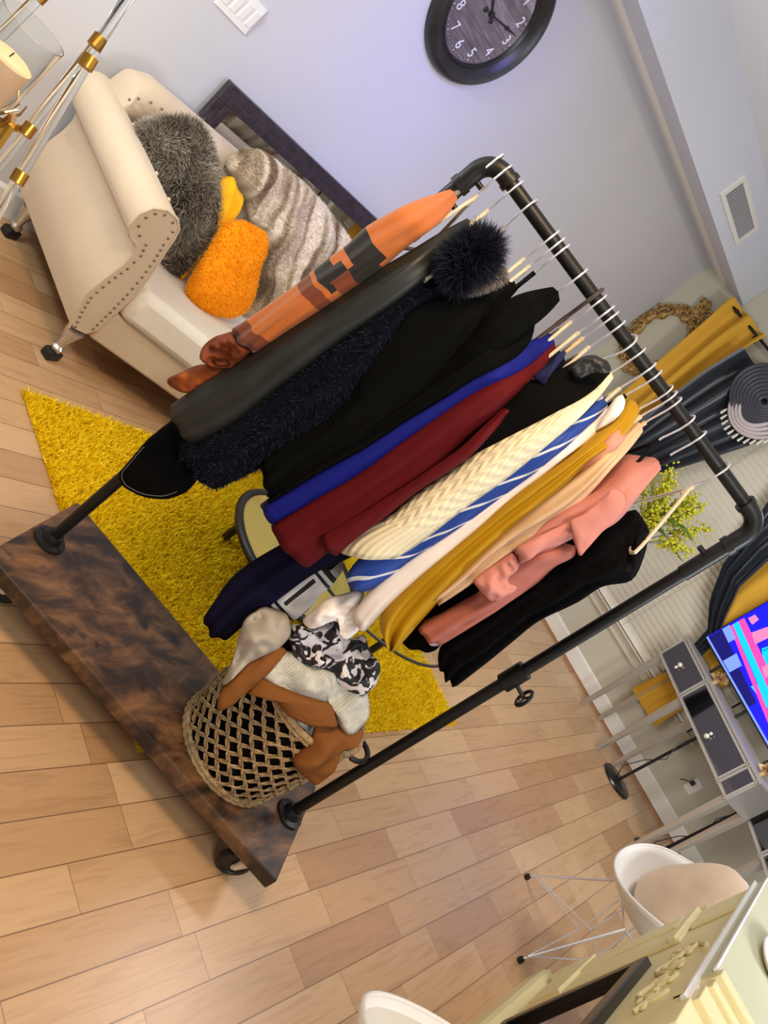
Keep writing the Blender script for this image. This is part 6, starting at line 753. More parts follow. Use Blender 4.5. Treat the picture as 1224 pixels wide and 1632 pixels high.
# ================================================================ ACRYLIC SHELL CHAIRS
shellm=mat('white_shell',(226,224,222),.35); 
def shell_chair(name,label,c,face,cushion=True,inner=False):
    t=thing(name,label,'chair',(c[0],c[1],0),'white moulded shell chairs'); f=Vector((math.cos(face),math.sin(face),0)); s=Vector((-f.y,f.x,0)); C=Vector((c[0],c[1],0))
    m=MB(); NA,NR=56,14
    def rimf(a): # a=0 front
        ca=math.cos(a); h=.465+ .19*max(0,1-abs(ca))**.9*0+ (.20*(1-ca)/2*1.0 + .18*max(0,-ca)**2.0); h+= .06*math.sin(a)**2
        rx=.25 if ca>0 else .24; ry=.26; return h,rx*ca,ry*math.sin(a)
    def pt(a,q,off=0):
        h,x,y=rimf(a); z0=.405; rr=q**.8; zz=z0+(h-z0)*(q**2.6); k=(1 - .16*(1-q)*q*0)
        x2=x*(rr); y2=y*(rr*(1-.08*q*0)); 
        n=off*(1 if True else 0)
        return C+f*(x2*(1+n*.05/.25))+s*(y2*(1+n*.05/.25))+Vector((0,0,zz-n*.008*(1-q)))
    for off in (0,1):
        vs=[pt(2*math.pi*i/NA,(k/NR),off*.30) for k in range(NR+1) for i in range(NA)]; fs=[]
        for k in range(NR):
            for i in range(NA): j=(i+1)%NA; q=(k*NA+i,k*NA+j,(k+1)*NA+j,(k+1)*NA+i); fs.append(q if off==0 else q[::-1])
        m.add(vs,fs)
    b=(NR+1)*NA; m.add([],[]); 
    for i in range(NA): j=(i+1)%NA; m.f.append((NR*NA+i,NR*NA+j,b+NR*NA+j,b+NR*NA+i)); m.mi.append(0)
    m.build('seat_shell',shellm,t,auto=False)
    m=MB(); m.tube([pt(2*math.pi*i/NA,1,.15) for i in range(NA)],.006,8,closed=True); m.build('shell_rim',shellm,t)
    if inner:
        m=MB(); m.add([pt(2*math.pi*i/NA,.93*k/NR,0)+Vector((0,0,.022*(1-(k/NR)**4))) for k in range(NR+1) for i in range(NA)],[(k*NA+i,k*NA+(i+1)%NA,(k+1)*NA+(i+1)%NA,(k+1)*NA+i) for k in range(NR) for i in range(NA)]); m.build('seat_pad',mat('cream_pad',(198,194,184),.7),t,auto=False)
    ch=chrome; hub=C+Vector((0,0,.33)); ft=[]
    for a,b in ((1,1),(1,-1),(-1,1),(-1,-1)):
        p=C+f*a*.245+s*b*.245+Vector((0,0,.012)); ft.append(p); top=C+f*a*.10+s*b*.14+Vector((0,0,.395)); 
        g=MB(); g.tube([top,p+Vector((0,0,.01))],.0055,10); lg=g.build('leg',ch,t)
        MB().lathe([(.001,-.012),(.012,-.012),(.014,0),(.009,.014),(.001,.014)],p,14).build('foot',blackp,lg)
    m=MB(); q=[ft[i] for i in (0,1,3,2)]
    for i in range(4):
        a,b=q[i],q[(i+1)%4]; mid=(a+b)/2; inn=C+(mid-C)*.35; inn.z=.17
        m.tube([a+Vector((0,0,.03)),inn,b+Vector((0,0,.03))],.003,8); m.tube([inn,C+(mid-C)*.5+Vector((0,0,.385))],.003,8)
    m.tube([C+f*.1+s*.14+Vector((0,0,.39)),C-f*.1+s*.14+Vector((0,0,.39)),C-f*.1-s*.14+Vector((0,0,.39)),C+f*.1-s*.14+Vector((0,0,.39))],.005,8,closed=True)
    m.build('wire_brace',ch,t)
    return t,C,f,s
t,C1,f1,s1=shell_chair('shell_chair','white tub chair on chrome wire legs holding a beige cushion, far side of mantel',(3.735,-.365),R_(120.5))
# cushion leaning against the backrest
m=MB(); cc=C1-f1*.03+Vector((0,0,.63)); ax=(-f1*.45+Vector((0,0,1))).normalized(); nn=s1.cross(ax)
vs=[];NA=40;NR=10
for sd in (1,-1):
    for k in range(NR+1):
        r=1-k/NR
        for i in range(NA):
            a=2*math.pi*i/NA; ca,sa=math.cos(a),math.sin(a); e=(abs(ca)**3.2+abs(sa)**3.2)**(-1/3.2); p=cc+s1*ca*e*r*.21+ax*sa*e*r*.23
            vs.append(p+nn*sd*.095*max(0,1-r**2.4)**.5+nn*.006*noise.noise(p*12)*(1-r))
fs=[]
for h in (0,1):
    for k in range(NR):
        for i in range(NA): j=(i+1)%NA; b=h*(NR+1)*NA; fs.append((b+k*NA+i,b+k*NA+j,b+(k+1)*NA+j,b+(k+1)*NA+i))
m.add(vs,fs); o=m.build('beige_cushion',mat('beige_velvet',(196,172,146),.8,var=.05,scale=10,sheen=.3),None,auto=False); tag(o,'beige velvet cushion propped in the white tub chair','cushion')
shell_chair('shell_chair','white tub chair with cream seat at the bottom edge, nearest the camera',(1.68,-.335),R_(62),inner=True)
# ================================================================ MANTEL
mcream=mat('mantel_cream',(218,210,164),.55,var=.03,scale=6)
mt=thing('fireplace_mantel','cream painted ornate fireplace mantel with carved scrolls beside the white chair','mantel',(2.8,-.5,0))
FY=-.385; xe=3.34; xs=2.02
m=MB(); m.box(((xs+xe)/2,FY-.09,.48),(xe-xs,.18,.96)); m.build('mantel_body',mcream,mt,smooth=False)
MB().prism([(FY,0),(-.342,0),(-.342,.075),(-.352,.10),(FY,.10)],xs,3.41,'x').build('mantel_plinth',mcream,mt,smooth=False)
m=MB(); m.box((3.135,FY+.006,.53),(.415,.012,.46)); m.box((3.24,FY+.014,.51),(.16,.010,.38)); m.build('pilaster',mcream,mt,smooth=False,bevel=.003)
MB().box((3.14,FY+.012,.26),(.44,.026,.12)).build('pilaster_base',mcream,mt,smooth=False,bevel=.004)
MB().prism([(3.34,.12),(3.42,.15),(3.40,.18),(3.43,.21),(3.38,.24),(3.34,.24)],FY-.05,FY+.02,'y').build('pilaster_base_scroll',mcream,mt,smooth=False)
MB().box((3.14,FY+.012,.74),(.43,.024,.028)).build('pilaster_capital',mcream,mt,smooth=False,bevel=.004)
MB().prism([(3.345,.70),(3.40,.74),(3.385,.77),(3.345,.78)],FY-.03,FY+.015,'y').build('pilaster_leaf',mcream,mt,smooth=False)
MB().box((3.20,FY+.005,.86),(.26,.01,.18)).build('upper_pilaster',mcream,mt,smooth=False,bevel=.003)
# carved scrolls on the frieze
m=MB(); rs=random.Random(3)
def scroll(c,r,turns=1.6,flip=1,rad=.008,rot=0):
    pts=[]; N=26
    for i in range(N):
        q=i/(N-1); a=rot+flip*q*turns*2*math.pi; rr=r*(1-.85*q); pts.append(Vector((c[0]+rr*math.cos(a),FY+.004+.004*q,c[1]+rr*math.sin(a))))
    m.tube(pts,[rad*(1-.5*i/N) for i in range(N)],8)
for dx in (0,.15,.30,.45): scroll((2.28+dx,.825),.045,flip=1 if dx in(0,.30) else -1,rot=rs.random()*6); m.ball((2.28+dx,FY+.006,.825),.016,10,6,(1.6,.5,1))
m.tube([(2.2+i*.03,FY+.006,.80+.03*math.sin(i*.9)) for i in range(19)],.007,8)
for i in range(12): m.ball((2.22+i*.045,FY+.004,.82+.035*math.sin(i*2.1)),.014,8,5,(1.5,.5,.8))
m.build('carved_scroll',mcream,mt)
m=MB(); m.tube([(2.62+.16*math.cos(a),FY+.003,.78+.13*math.sin(a)) for a in np.linspace(.1,1.6,12)],.008,8); m.build('arched_bead',mcream,mt)
# firebox: black frame with mirror glass
m=MB(); 
for a,b,c,d in ((xs,2.77,.655,.70),(xs,2.77,.17,.21),(2.715,2.77,.21,.655)): m.box(((a+b)/2,FY+.012,(c+d)/2),(b-a,.03,d-c))
m.build('firebox_frame',mat('black_gloss',(14,14,14),.3),mt,smooth=False,bevel=.004)
MB().box(((xs+2.74)/2,FY+.003,.43),(2.72-xs,.006,.45)).build('firebox_glass',mat('dark_mirror',(150,150,140),.03,1),mt,smooth=False)
m=MB(); m.box(((2.26+xe)/2,FY-.105,.99),(xe+.03-2.26,.23,.05)); m.build('mantel_shelf',mat('pale_shelf',(186,188,160),.5),mt,smooth=False,bevel=.002)
m=MB(); m.prism([(FY,.952),(FY+.020,.960),(FY+.022,.972),(FY,.972)],2.08,xe+.03,'x'); m.build('shelf_edge',mat('white_gloss',(232,236,244),.15),mt,smooth=False)
MB().box(((2.26+xe)/2,FY+.012,1.012),(xe+.03-2.26,.006,.008)).build('shelf_lip',MATS['white_gloss'],mt,smooth=False)
m=MB()
for a,b,z,y in ((xs-.1,2.077,.983,-.372),(2.077,2.168,1.0,-.380),(2.168,2.215,1.012,-.385),(2.215,2.262,1.028,-.380)): m.box(((a+b)/2,y-.12,(.90+z)/2),(b-a,.24,z-.90))
m.build('stepped_cornice',mcream,mt,smooth=False,bevel=.003)
# oval dish lying on the shelf
m=MB(); m.lathe([(.001,0),(.12,0),(.15,.012),(.156,.018),(.15,.02),(.118,.008),(.001,.006)],(2.76,-.515,1.017),44,None,.95,.5); o=m.build('oval_dish',mat('white_ceramic',(232,224,214),.3),None); tag(o,'white oval dish lying on the mantel shelf','dish')
# ================================================================ MIRRORED CONSOLES + TV
mir=mat('mirrored_silver',(196,194,188),.38,.55); mdark=mat('mirror_panel',(120,120,128),.05,1); mleg=mat('mirror_leg',(196,190,178),.3,.6)
def console(name,label,P,d,L,legs,zb=.655,zt=.87,depth=.25,panels=()):
    d=Vector((d[0],d[1],0)).normalized(); e=Vector((-d.y,d.x,0)); 
    if e.x<0: e=-e
    rz=math.atan2(d.y,d.x); P=Vector((P[0],P[1],0)); t=thing(name,label,'console table',tuple(P+d*L/2),'mirrored console tables')
    mid=P+d*L/2+e*depth/2
    m=MB(); m.box(mid+Vector((0,0,zt+.008)),(L+.03,depth+.03,.016),rz); m.build('table_top',mir,t,smooth=False,bevel=.002)
    m=MB(); m.box(mid+Vector((0,0,(zb+zt)/2)),(L,depth,zt-zb),rz); m.build('apron',mir,t,smooth=False,bevel=.003)
    for a,b in panels:
        c=P+d*(a+b)/2-e*.004+Vector((0,0,(zb+zt)/2)); MB().box(c,(b-a-.03,.008,zt-zb-.05),rz).build('drawer_front',mdark,t,smooth=False,bevel=.003)
        m=MB()
        for q in (a+.012,b-.012): m.box(P+d*q-e*.007+Vector((0,0,(zb+zt)/2)),(.012,.012,zt-zb),rz)
        for z in (zb+.012,zt-.012): m.box(P+d*(a+b)/2-e*.007+Vector((0,0,z)),(b-a,.012,.012),rz)
        m.build('mirror_beading',mat('silver_bead',(200,198,192),.4,.4),t,smooth=False)
    for q in legs:
        for k in (0,1):
            c=P+d*(q+(.02 if q==0 else -.02 if q>=L-.01 else 0))+e*(.02 if k==0 else depth-.02)
            MB().box(c+Vector((0,0,zb/2)),(.045,.045,zb),rz,taper=.55) and None
            m=MB(); m.v=[]; m.box(c+Vector((0,0,zb/2)),(.045,.045,zb),0,M=Matrix.Rotation(rz,3,'Z'),taper=.55); m.build('leg',mleg,t,smooth=False,bevel=.002)
    return t,P,d,e
t,P,d,e=console('mirrored_console','silver mirrored console table with tapered legs below the television',(6.10,.82),(-.74,-.97),1.23,(0,.44,1.23),panels=((.0,.42),(.42,1.10),(1.10,1.23)))
m=MB(); kp=P+d*.2-e*.02+Vector((0,0,.76)); m.ball(kp,.018,10,6); m.ball(kp-Vector((0,0,.03)),.012,8,5); m.build('drawer_knob',mat('crystal_knob',(230,226,214),.15,.3),t)
m=MB(); kp=P+d*.80-e*.02+Vector((0,0,.72)); m.ball(kp,.018,10,6); m.ball(kp+Vector((0,0,.03)),.012,8,5); m.build('drawer_knob',MATS['crystal_knob'],t)
console('mirrored_console','second silver mirrored console standing nearer the mantel edge',(5.62,-.30),(-.83,-.55),.72,(.36,.72),panels=((0,.34),(.34,.72)))
# television
A=Vector((6.159,.776,.97)); dd=(Vector((5.699,-.028,.97))-A).normalized(); nrm=Vector((-dd.y,dd.x,0)); nrm=nrm if nrm.x<0 else -nrm
TW,TH_=1.26,.72; rz=math.atan2(dd.y,dd.x)
tv=thing('television','flat television showing a bright blue and pink picture above the console','television',tuple(A+dd*TW/2-Vector((0,0,.084))))
cT=A+dd*TW/2+Vector((0,0,TH_/2)); MB().box(cT-nrm*.02,(TW,.035,TH_),rz).build('tv_body',blackp,tv,smooth=False,bevel=.004)
def em(name,rgb,st): 
    k=NB(name,.4); k.b.inputs['Base Color'].default_value=(0,0,0,1); k.b.inputs['Emission Color'].default_value=lin(rgb)+(1,); k.b.inputs['Emission Strength'].default_value=st; return k.m
ES=1.15
ems=[em('screen_blue',(14,14,235),ES*1.5),em('screen_cyan',(0,190,250),ES*1.3),em('screen_pink',(255,70,170),ES*1.2),em('screen_navy',(10,8,110),ES),em('screen_pale',(120,150,255),ES*1.2),em('screen_skin',(245,140,190),ES)]
m=MB()
def sq(x0,z0,x1,z1,i,l=0,x2=None,z2=None,x3=None,z3=None):
    m.cur=i; g=.0002*l+.0008
    pts=[(x0,z0),(x1,z0),(x1,z1),(x0,z1)] if x2 is None else [(x0,z0),(x1,z1),(x2,z2),(x3,z3)]
    m.add([A+dd*a+Vector((0,0,b))+nrm*g for a,b in pts],[(0,1,2,3)])
sq(.012,.012,TW-.012,TH_-.012,0)
def quad(p,i,l): 
    m.cur=i; m.add([A+dd*a+Vector((0,0,b))+nrm*(.0008+.0003*l) for a,b in p],[tuple(range(len(p)))])
quad([(.30,.28),(.37,.62),(.62,.67),(.62,.30),(.45,.22)],1,1)                      # lit teal backdrop
quad([(.5,.1),(.95,.15),(1.2,.4),(1.2,.65),(.65,.66)],1,1)
quad([(.03,.24),(.03,.29),(1.2,.18),(1.2,.12)],2,2); quad([(.03,.205),(.03,.245),(1.2,.115),(1.2,.06)],1,3); quad([(.03,.18),(.03,.205),(1.2,.05),(1.2,.02)],2,4)
quad([(.02,.02),(.02,.13),(.30,.11),(.30,.02)],3,5); quad([(.02,.13),(.02,.185),(.14,.175),(.14,.12)],4,6); quad([(.33,.02),(.33,.10),(.62,.08),(.62,.02)],3,5); quad([(.24,.03),(.24,.13),(.34,.12),(.34,.03)],4,7)
quad([(.16,.28),(.18,.38),(.22,.43),(.26,.38),(.25,.26)],5,8); quad([(.05,.31),(.05,.36),(.10,.365),(.11,.31)],5,8); quad([(.42,.22),(.43,.34),(.48,.34),(.50,.2)],5,9)
quad([(.012,.012),(.012,.025),(1.2,.025),(1.2,.012)],4,9)
for i in range(6): quad([(.32+i*.06,.28),(.325+i*.06,.28),(.345+i*.06,.64),(.34+i*.06,.64)],3,10); quad([(.31,.32+i*.06),(.31,.325+i*.06),(.62,.34+i*.06),(.62,.335+i*.06)],3,10)
m.build('screen_picture',ems,tv,smooth=False)
for q in (.25,.98): MB().tube([A+dd*q-nrm*.02+Vector((0,0,.005)),A+dd*q-nrm*.02+Vector((0,0,-.084))],.010,10).build('tv_foot',blackp,tv)
# floor stands
for (x,y),lab in (((5.88,.225),'black round-base floor stand under the television, left one beside the yellow cloth'),((5.64,-.255),'black round-base floor stand behind the white tub chair')):
    t=thing('floor_stand',lab,'stand',(x,y,0),'black floor stands')
    MB().lathe([(.001,0),(.125,0),(.13,.008),(.12,.02),(.03,.028),(.016,.036),(.001,.036)],(x,y,0),36).build('stand_base',mat('black_enamel',(18,18,19),.3),t)
    MB().cyl((x,y,.03),(x,y,1.35),.0105,12).build('stand_pole',MATS['black_enamel'],t)
    m=MB(); m.tube([(x-.03,y+.02,.03),(x-.07,y+.06,.12),(x-.02,y+.03,.25),(x-.05,y-.03,.38),(x-.01,y+.02,.5),(x+.012,y,.62)],.003,6); m.build('power_cord',MATS['black_enamel'],t)
# outlet parts
t=bpy.data.objects['wall_outlet']; 
MB().box((WX-.004,-.02,.33),(.008,.075,.115)).build('outlet_plate',white,t,smooth=False,bevel=.002)
m=MB(); m.box((WX-.02,.0,.345),(.03,.03,.03)); m.tube([(WX-.035,0,.345),(WX-.06,.03,.33),(WX-.05,.06,.29)],.004,6); m.build('plug',blackp,t)
# gold ornament on console
def at_console(q,z,off=.08): return P+d*q+e*off+Vector((0,0,z))
t=thing('gold_flower_ornament','gold metallic flower ornament on the console by the left screen corner','ornament',tuple(at_console(.37,.886,.09)),'gold flower ornaments')
m=MB(); c=at_console(.37,.925,.09); rs=random.Random(5)
for i in range(18):
    a=i*2.4; el=rs.uniform(-.3,1.2); dv=Vector((math.cos(a)*math.cos(el),math.sin(a)*math.cos(el),math.sin(el))); sx=dv.orthogonal().normalized()
    p=[c,c+dv*.03+sx*.02,c+dv*.062+Vector((0,0,-.005)),c+dv*.03-sx*.02]; k=Vector((0,0,.003)); m.add(p+[q+k for q in p],[(0,1,2,3),(7,6,5,4),(0,4,5,1),(1,5,6,2),(2,6,7,3),(3,7,4,0)])
m.build('petals',mat('champagne_gold',(206,172,124),.35,.7),t,smooth=False)
MB().cyl(at_console(.37,.886,.09),c,.02,12).build('ornament_stem',MATS['champagne_gold'],t)
o=copytree(t); o.location=at_console(1.12,.886,.09); o['label']='gold metallic flower ornament at the right end of the console'
# ================================================================ CURTAINS
def curtain(key_pts,thick,m,name,folds,amp,x0,seed=0,rows=28,cols=44):
    """key_pts: list of (z, y_left, y_right) from top to bottom, hanging near x0"""
    mb=MB(); vs=[];uv=[]
    for side in (0,1):
        for i in range(rows+1):
            t=i/rows; f=t*(len(key_pts)-1); k=min(int(f),len(key_pts)-2); u=f-k; z,a,b=[key_pts[k][j]*(1-u)+key_pts[k+1][j]*u for j in range(3)]
            for j in range(cols+1):
                s=j/cols; x=x0-amp*math.sin(2*math.pi*folds*s+seed+.6*math.sin(t*3+seed))*(.6+.4*math.cos(t*2))-amp*.3*noise.noise(Vector((s*8,t*3,seed)))
                vs.append(Vector((x+side*thick,a+(b-a)*s,z))); uv.append((s,t))
    n=(rows+1)*(cols+1); fs=[]
    for i in range(rows):
        for j in range(cols):
            q=(i*(cols+1)+j,i*(cols+1)+j+1,(i+1)*(cols+1)+j+1,(i+1)*(cols+1)+j); fs.append(q); fs.append(tuple(n+k for k in q[::-1]))
    per=[j for j in range(cols+1)]+[(i)*(cols+1)+cols for i in range(1,rows+1)]+[rows*(cols+1)+j for j in range(cols-1,-1,-1)]+[i*(cols+1) for i in range(rows-1,0,-1)]
    for a,b in zip(per,per[1:]+per[:1]): fs.append((a,n+a,n+b,b))
    mb.add(vs,fs,uv); return mb
mus=mat('mustard_curtain_cloth',(206,158,54),.8,var=.04,scale=5); gry=mat('grey_satin_cloth',(40,44,52),.3)
o=curtain([(2.47,2.74,2.34),(2.2,2.70,2.36),(1.4,2.62,2.28),(.2,2.60,2.2)],.006,mus,'c',2.1,.045,WX-.12,.6).build('mustard_curtain',mus,None); tag(o,'mustard yellow curtain panel hanging left of the window by the gold frame','curtain')
o=curtain([(2.30,2.34,1.72),(2.0,2.36,1.70),(1.6,2.34,1.82),(1.2,2.3,1.95),(.9,2.28,2.0),(.2,2.25,2.02)],.006,gry,'c',3.1,.05,WX-.19,1).build('grey_satin_curtain',gry,None); tag(o,'dark grey satin curtain hanging between mustard panel and blinds','curtain')
o=curtain([(2.35,1.48,.8),(2.1,1.42,.82),(1.82,1.33,.92),(1.63,1.24,1.00),(1.35,1.13,.94),(1.14,.97,.80),(1.02,.81,.70),(.8,.74,.66),(.62,.72,.66)],.006,gry,'c',3,.03,WX-.19,3).build('grey_satin_curtain',gry,None); tag(o,'dark grey satin curtain swept aside by the left edge of the television','curtain')
o=curtain([(2.35,1.0,.1),(1.9,1.02,.2),(1.62,1.03,.35),(1.3,.98,.42),(1.06,.80,.44),(.85,.72,.44),(.66,.71,.45),(.34,.73,.43)],.006,mus,'c',3,.026,WX-.11,5).build('mustard_curtain',mus,None); tag(o,'mustard yellow curtain behind the television, hem showing under the console','curtain')
# curtain rod and finial
t=thing('curtain_rod','black metal curtain rod with turned finial in the upper window corner','curtain rod',(WX-.12,2.6,2.45))
MB().cyl((WX-.12,2.62,2.43),(WX-.12,-.4,2.43),.011,12).build('rod',iron,t)
m=MB(); m.lathe([(.001,0),(.014,.004),(.018,.02),(.010,.03),(.008,.09),(.013,.10),(.013,.125),(.001,.13)],(WX-.12,2.62,2.43),14,Matrix.Rotation(R_(-90),3,'X')); m.build('finial',iron,t)
m=MB()
for y in (2.55,2.40): m.tube([(WX,y,2.40),(WX-.11,y,2.40),(WX-.12,y,2.43)],.006,8)
m.build('rod_bracket',iron,t)
# swirl swag
t=thing('curtain_swag','gathered grey swag with pale tassel fringe on the window curtain','swag',(WX-.25,1.95,2.15))
m=MB(); sg=Vector((WX-.27,1.90,2.21))
for k in range(9):
    q=1-k/9.5; m.tube([sg+Vector((-.010*k,.24*q*math.cos(a)+.03-.006*k,.21*q*math.sin(a)-.004*k)) for a in np.linspace(-math.pi*1.15,math.pi*.75,30)],[.016]*30,8)
m.ball(sg+Vector((.03,.03,0)),.2,20,12,(.14,1.12,1.0)); m.build('swag_folds',mat('swag_slate',(64,66,78),.55,var=.08,scale=6),t)
m=MB()
for k in range(4):
    m.tube([sg+Vector((.01-.012*k,(.22-.03*k)*math.cos(a)-.02,(.24-.02*k)*math.sin(a)-.03)) for a in np.linspace(-math.pi*.95,-math.pi*.15,22)],.014,8)
m.build('swag_lining',mat('swag_pale',(196,186,188),.6),t)
m=MB()
for a in np.linspace(-math.pi*.98,-math.pi*.3,13):
    c=sg+Vector((-.01,.23*math.cos(a)-.025,.25*math.sin(a)-.04)); m.tube([c,c+Vector((0,.0,-.012)),c+Vector((0,0,-.05))],[.003,.008,.010],8)
m.build('tassel_fringe',mat('tassel_cream',(214,208,196),.7),t)
# ================================================================ GOLD ORNATE FRAME
gold=mat('antique_gold',(196,160,100),.4,.6,rgb2=(124,94,54),scale=40,bump=.5,bscale=120)
t=thing('ornate_gold_frame','ornate antique gold baroque frame hanging empty on the window wall','picture frame',(WX-.02,2.87,1.9))
fc=(2.855,1.90); m=MB(); rs=random.Random(11)
def fpt(a,r=1.0,x=0):
    return Vector((WX-.02-x,fc[0]+.185*r*math.cos(a)*(1+.0),fc[1]+.235*r*math.sin(a)))
m.tube([fpt(a,1.04+.05*math.sin(8*a)) for a in np.linspace(0,2*math.pi,90)[:-1]],[.026+.008*math.sin(14*a) for a in np.linspace(0,2*math.pi,90)[:-1]],8,closed=True)
m.tube([fpt(a,1.27+.06*math.sin(10*a+1)) for a in np.linspace(0,2*math.pi,90)[:-1]],.017,7,closed=True)
m.build('frame_ring',gold,t)
m=MB()
for k in range(26):
    a=2*math.pi*k/26; c=fpt(a,1.2+.12*rs.random(),.012); r=.026+.018*rs.random(); ph=rs.random()*6; fl=rs.choice((1,-1)); 
    pts=[c+Vector((-.006*q,r*(1-.8*q)*math.cos(ph+fl*q*7),r*(1-.8*q)*math.sin(ph+fl*q*7))) for q in np.linspace(0,1,14)]; m.tube(pts,[.010*(1-.5*q) for q in np.linspace(0,1,14)],7)
    for _ in range(3): m.ball(fpt(a+rs.uniform(-.1,.1),1.0+.32*rs.random(),.018),.013,7,5,(.6,1.3,.8))
m.build('leaf_scrolls',gold,t)
m=MB(); top=Vector((WX-.03,2.80,2.20))
for k in range(24):
    c=top+Vector((0,rs.uniform(-.10,.10),rs.uniform(-.08,.12)*1.0)); r=.03*rs.uniform(.7,1.2); ph=rs.random()*6
    m.tube([c+Vector((-.008*q,r*(1-.8*q)*math.cos(ph+q*6),r*(1-.8*q)*math.sin(ph+q*6))) for q in np.linspace(0,1,12)],[.010*(1-.5*q) for q in np.linspace(0,1,12)],7); m.ball(c,.016,7,5,(.6,1.2,1))
m.build('crest',gold,t)
m=MB()
for k in range(10):
    c=Vector((WX-.03,2.82+rs.uniform(-.09,.05),1.60+rs.uniform(-.03,.04))); r=.026; ph=rs.random()*6
    m.tube([c+Vector((-.008*q,r*(1-.8*q)*math.cos(ph+q*6),r*(1-.8*q)*math.sin(ph+q*6))) for q in np.linspace(0,1,12)],[.008*(1-.5*q) for q in np.linspace(0,1,12)],7)
m.build('bottom_scroll',gold,t)
# ================================================================ FLOWERS in a tall vase
fx,fy=5.55,1.47
t=thing('flower_vase','tall vase of yellow green mimosa sprays standing before the window blinds','vase of flowers',(fx,fy,0))
MB().lathe([(.001,0),(.085,0),(.09,.02),(.07,.2),(.075,.5),(.06,.75),(.05,.93),(.062,1.0),(.056,1.0),(.045,.94),(.001,.9)],(fx,fy,0),28).build('vase',mat('vase_dark',(50,50,52),.25),t)
leaf=mat('leaf_green',(74,100,30),.55,var=.25,scale=20); yel=mat('mimosa_yellow',(214,208,56),.8,rgb2=(172,176,50),scale=30)
st_=MB(); bl_=MB(); lf_=MB(); rs=random.Random(21)
base=Vector((fx,fy-.03,.98))
for k in range(22):
    a=rs.random()*6.28; sp=rs.uniform(.05,.42); h=rs.uniform(.22,.56); tip=base+Vector((.6*sp*math.cos(a),sp*math.sin(a),h)); mid=base.lerp(tip,.5)+Vector((0,0,.05))
    P_=[base.lerp(mid,q) if q<1 else mid for q in (0,.5,1)]+[mid.lerp(tip,.5)+Vector((0,0,.01)),tip]; st_.tube(P_,.0022,5)
    for _ in range(80):
        q=rs.uniform(.0,1.05); c=mid.lerp(tip,q)+Vector((rs.gauss(0,.022),rs.gauss(0,.022),rs.gauss(0,.022))); bl_.ball(c,rs.uniform(.006,.011),5,4)
    if k%2==0:
        c=mid; dv=Vector((math.cos(a+1),math.sin(a+1),rs.uniform(.2,.9))).normalized(); s_=dv.orthogonal().normalized(); L_=rs.uniform(.14,.24)
        pts=[c,c+dv*L_*.4+s_*.017,c+dv*L_-Vector((0,0,.05)),c+dv*L_*.4-s_*.017]; lf_.add(pts+[p+Vector((0,0,.0015)) for p in pts],[(0,1,2,3),(7,6,5,4),(0,4,5,1),(1,5,6,2),(2,6,7,3),(3,7,4,0)])
st_.build('stems',leaf,t); o=bl_.build('blossoms',yel,t,auto=False); o['kind']='stuff'; lf_.build('leaves',leaf,t,smooth=False)
# ================================================================ ACRYLIC ETAGERE, CANDLE
acr=mat('clear_acrylic',(244,246,244),.03,trans=1,ior=1.15); brass=mat('brushed_brass',(196,146,58),.28,.9)
t=thing('acrylic_rod_stand','clear acrylic rod stand with brass collars and hexagon bracket in the top left corner','stand',(.68,1.1,0))
def ext(a,b,z): a=Vector(a);b=Vector(b); d=(b-a); return a+d*((z-a.z)/d.z)
r1a,r1b=Vector((.70,1.185,1.315)),Vector((.68,1.075,1.10)); r2a,r2b=Vector((.703,1.205,1.333)),Vector((.675,1.14,1.19)); r3a,r3b=Vector((.652,1.29,1.315)),Vector((.632,1.265,1.22))
def lowpt(a,b,z=0.0):
    d=(b-a); p=b+d.normalized()*.25; return [a-d.normalized()*.35,a,b,p,Vector((p.x+.0,p.y-.02,z))]
for a,b,r in ((r1a,r1b,.0075),(r2a,r2b,.0065),(r3a,r3b,.008)):
    P_=lowpt(a,b); MB().tube([P_[0],P_[3],P_[4]],r,18).build('acrylic_rod',acr,t)
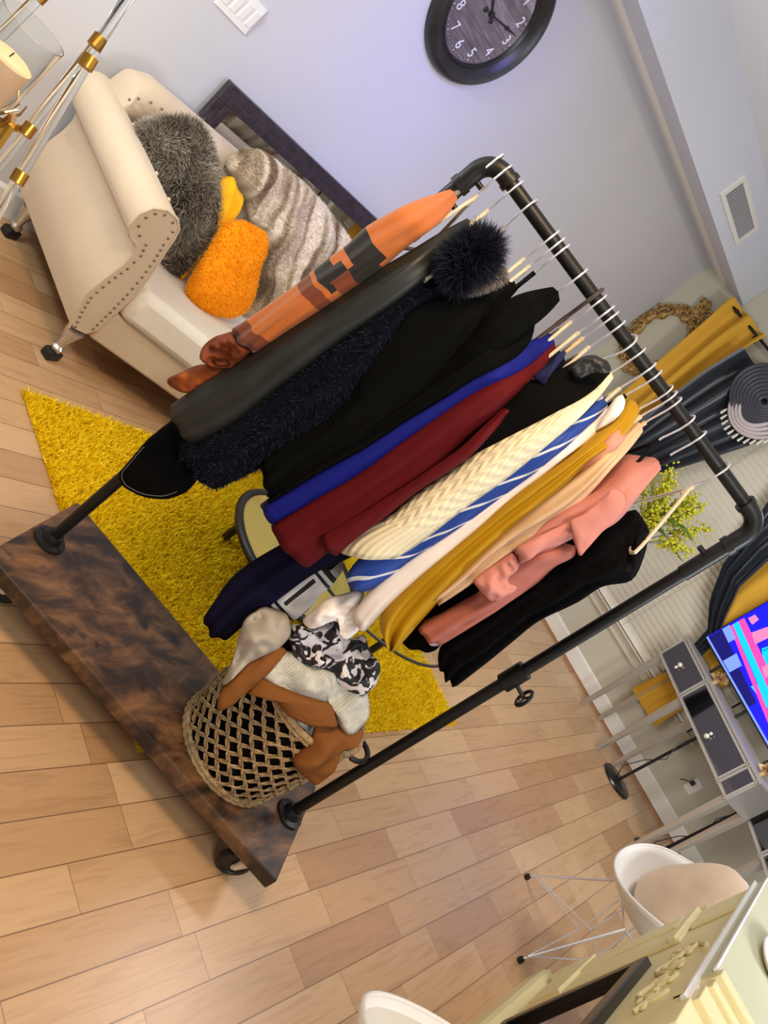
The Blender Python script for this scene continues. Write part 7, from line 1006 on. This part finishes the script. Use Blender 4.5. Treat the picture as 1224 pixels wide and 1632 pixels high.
def collar(p,d,r): 
    d=d.normalized(); MB().cyl(p-d*.009,p+d*.009,r,22).build('brass_collar',brass,t)
D1=(r1a-r1b); collar(r1a+D1*-.03,D1,.011); collar(r1b+D1*.19,D1,.0105); D2=(r2a-r2b); collar(r2a,D2,.0095); collar(r2b,D2,.0095); collar(r3a-(r3a-r3b)*.05,r3a-r3b,.0105)
m=MB(); hc=Vector((.655,1.148,1.155)); hx=[hc+Vector((.012*math.cos(a),.034*math.cos(a),.034*math.sin(a))) for a in np.linspace(0,2*math.pi,7)[:-1]]
for a,b in zip(hx,hx[1:]+hx[:1]): m.tube([a,b],.0055,4)
m.tube([hx[0],r2b],.005,6); m.build('hexagon_bracket',brass,t,smooth=False)
t=thing('candle_holder','peach candle in a clear glass hurricane on a golden twig holder, top left edge','candle holder',(.645,1.185,1.14))
cb=Vector((.642,1.232,1.20)); MB().lathe([(.001,-.04),(.034,-.04),(.036,.028),(.030,.031),(.001,.029)],cb,32).build('candle',mat('peach_wax',(250,212,176),.5),t)
MB().cyl(cb+Vector((0,0,.029)),cb+Vector((.002,0,.038)),.001,6).build('wick',blackp,t)
MB().lathe([(.001,-.052),(.034,-.05),(.043,-.03),(.046,.02),(.048,.085),(.0465,.085),(.044,.02),(.041,-.028),(.032,-.046),(.001,-.048)],cb,36).build('hurricane_glass',acr,t)
MB().lathe([(.001,-.115),(.040,-.113),(.038,-.107),(.012,-.095),(.008,-.08),(.014,-.068),(.008,-.052),(.001,-.052)],cb,30).build('glass_foot',gl,t)
tw=mat('golden_twig',(170,140,100),.25,.9); m=MB(); rs=random.Random(2)
for k in range(9):
    a=k*.7; c=cb+Vector((.044*math.cos(a),.044*math.sin(a),-.045)); m.tube([cb+Vector((.02*math.cos(a),.02*math.sin(a),-.06)),c,c+Vector((.012*math.cos(a+.5),.012*math.sin(a+.5),.022)),c+Vector((.022*math.cos(a+1.2),.022*math.sin(a+1.2),.034))],[.003,.0028,.0022,.001],6)
m.build('twig_cradle',tw,t)
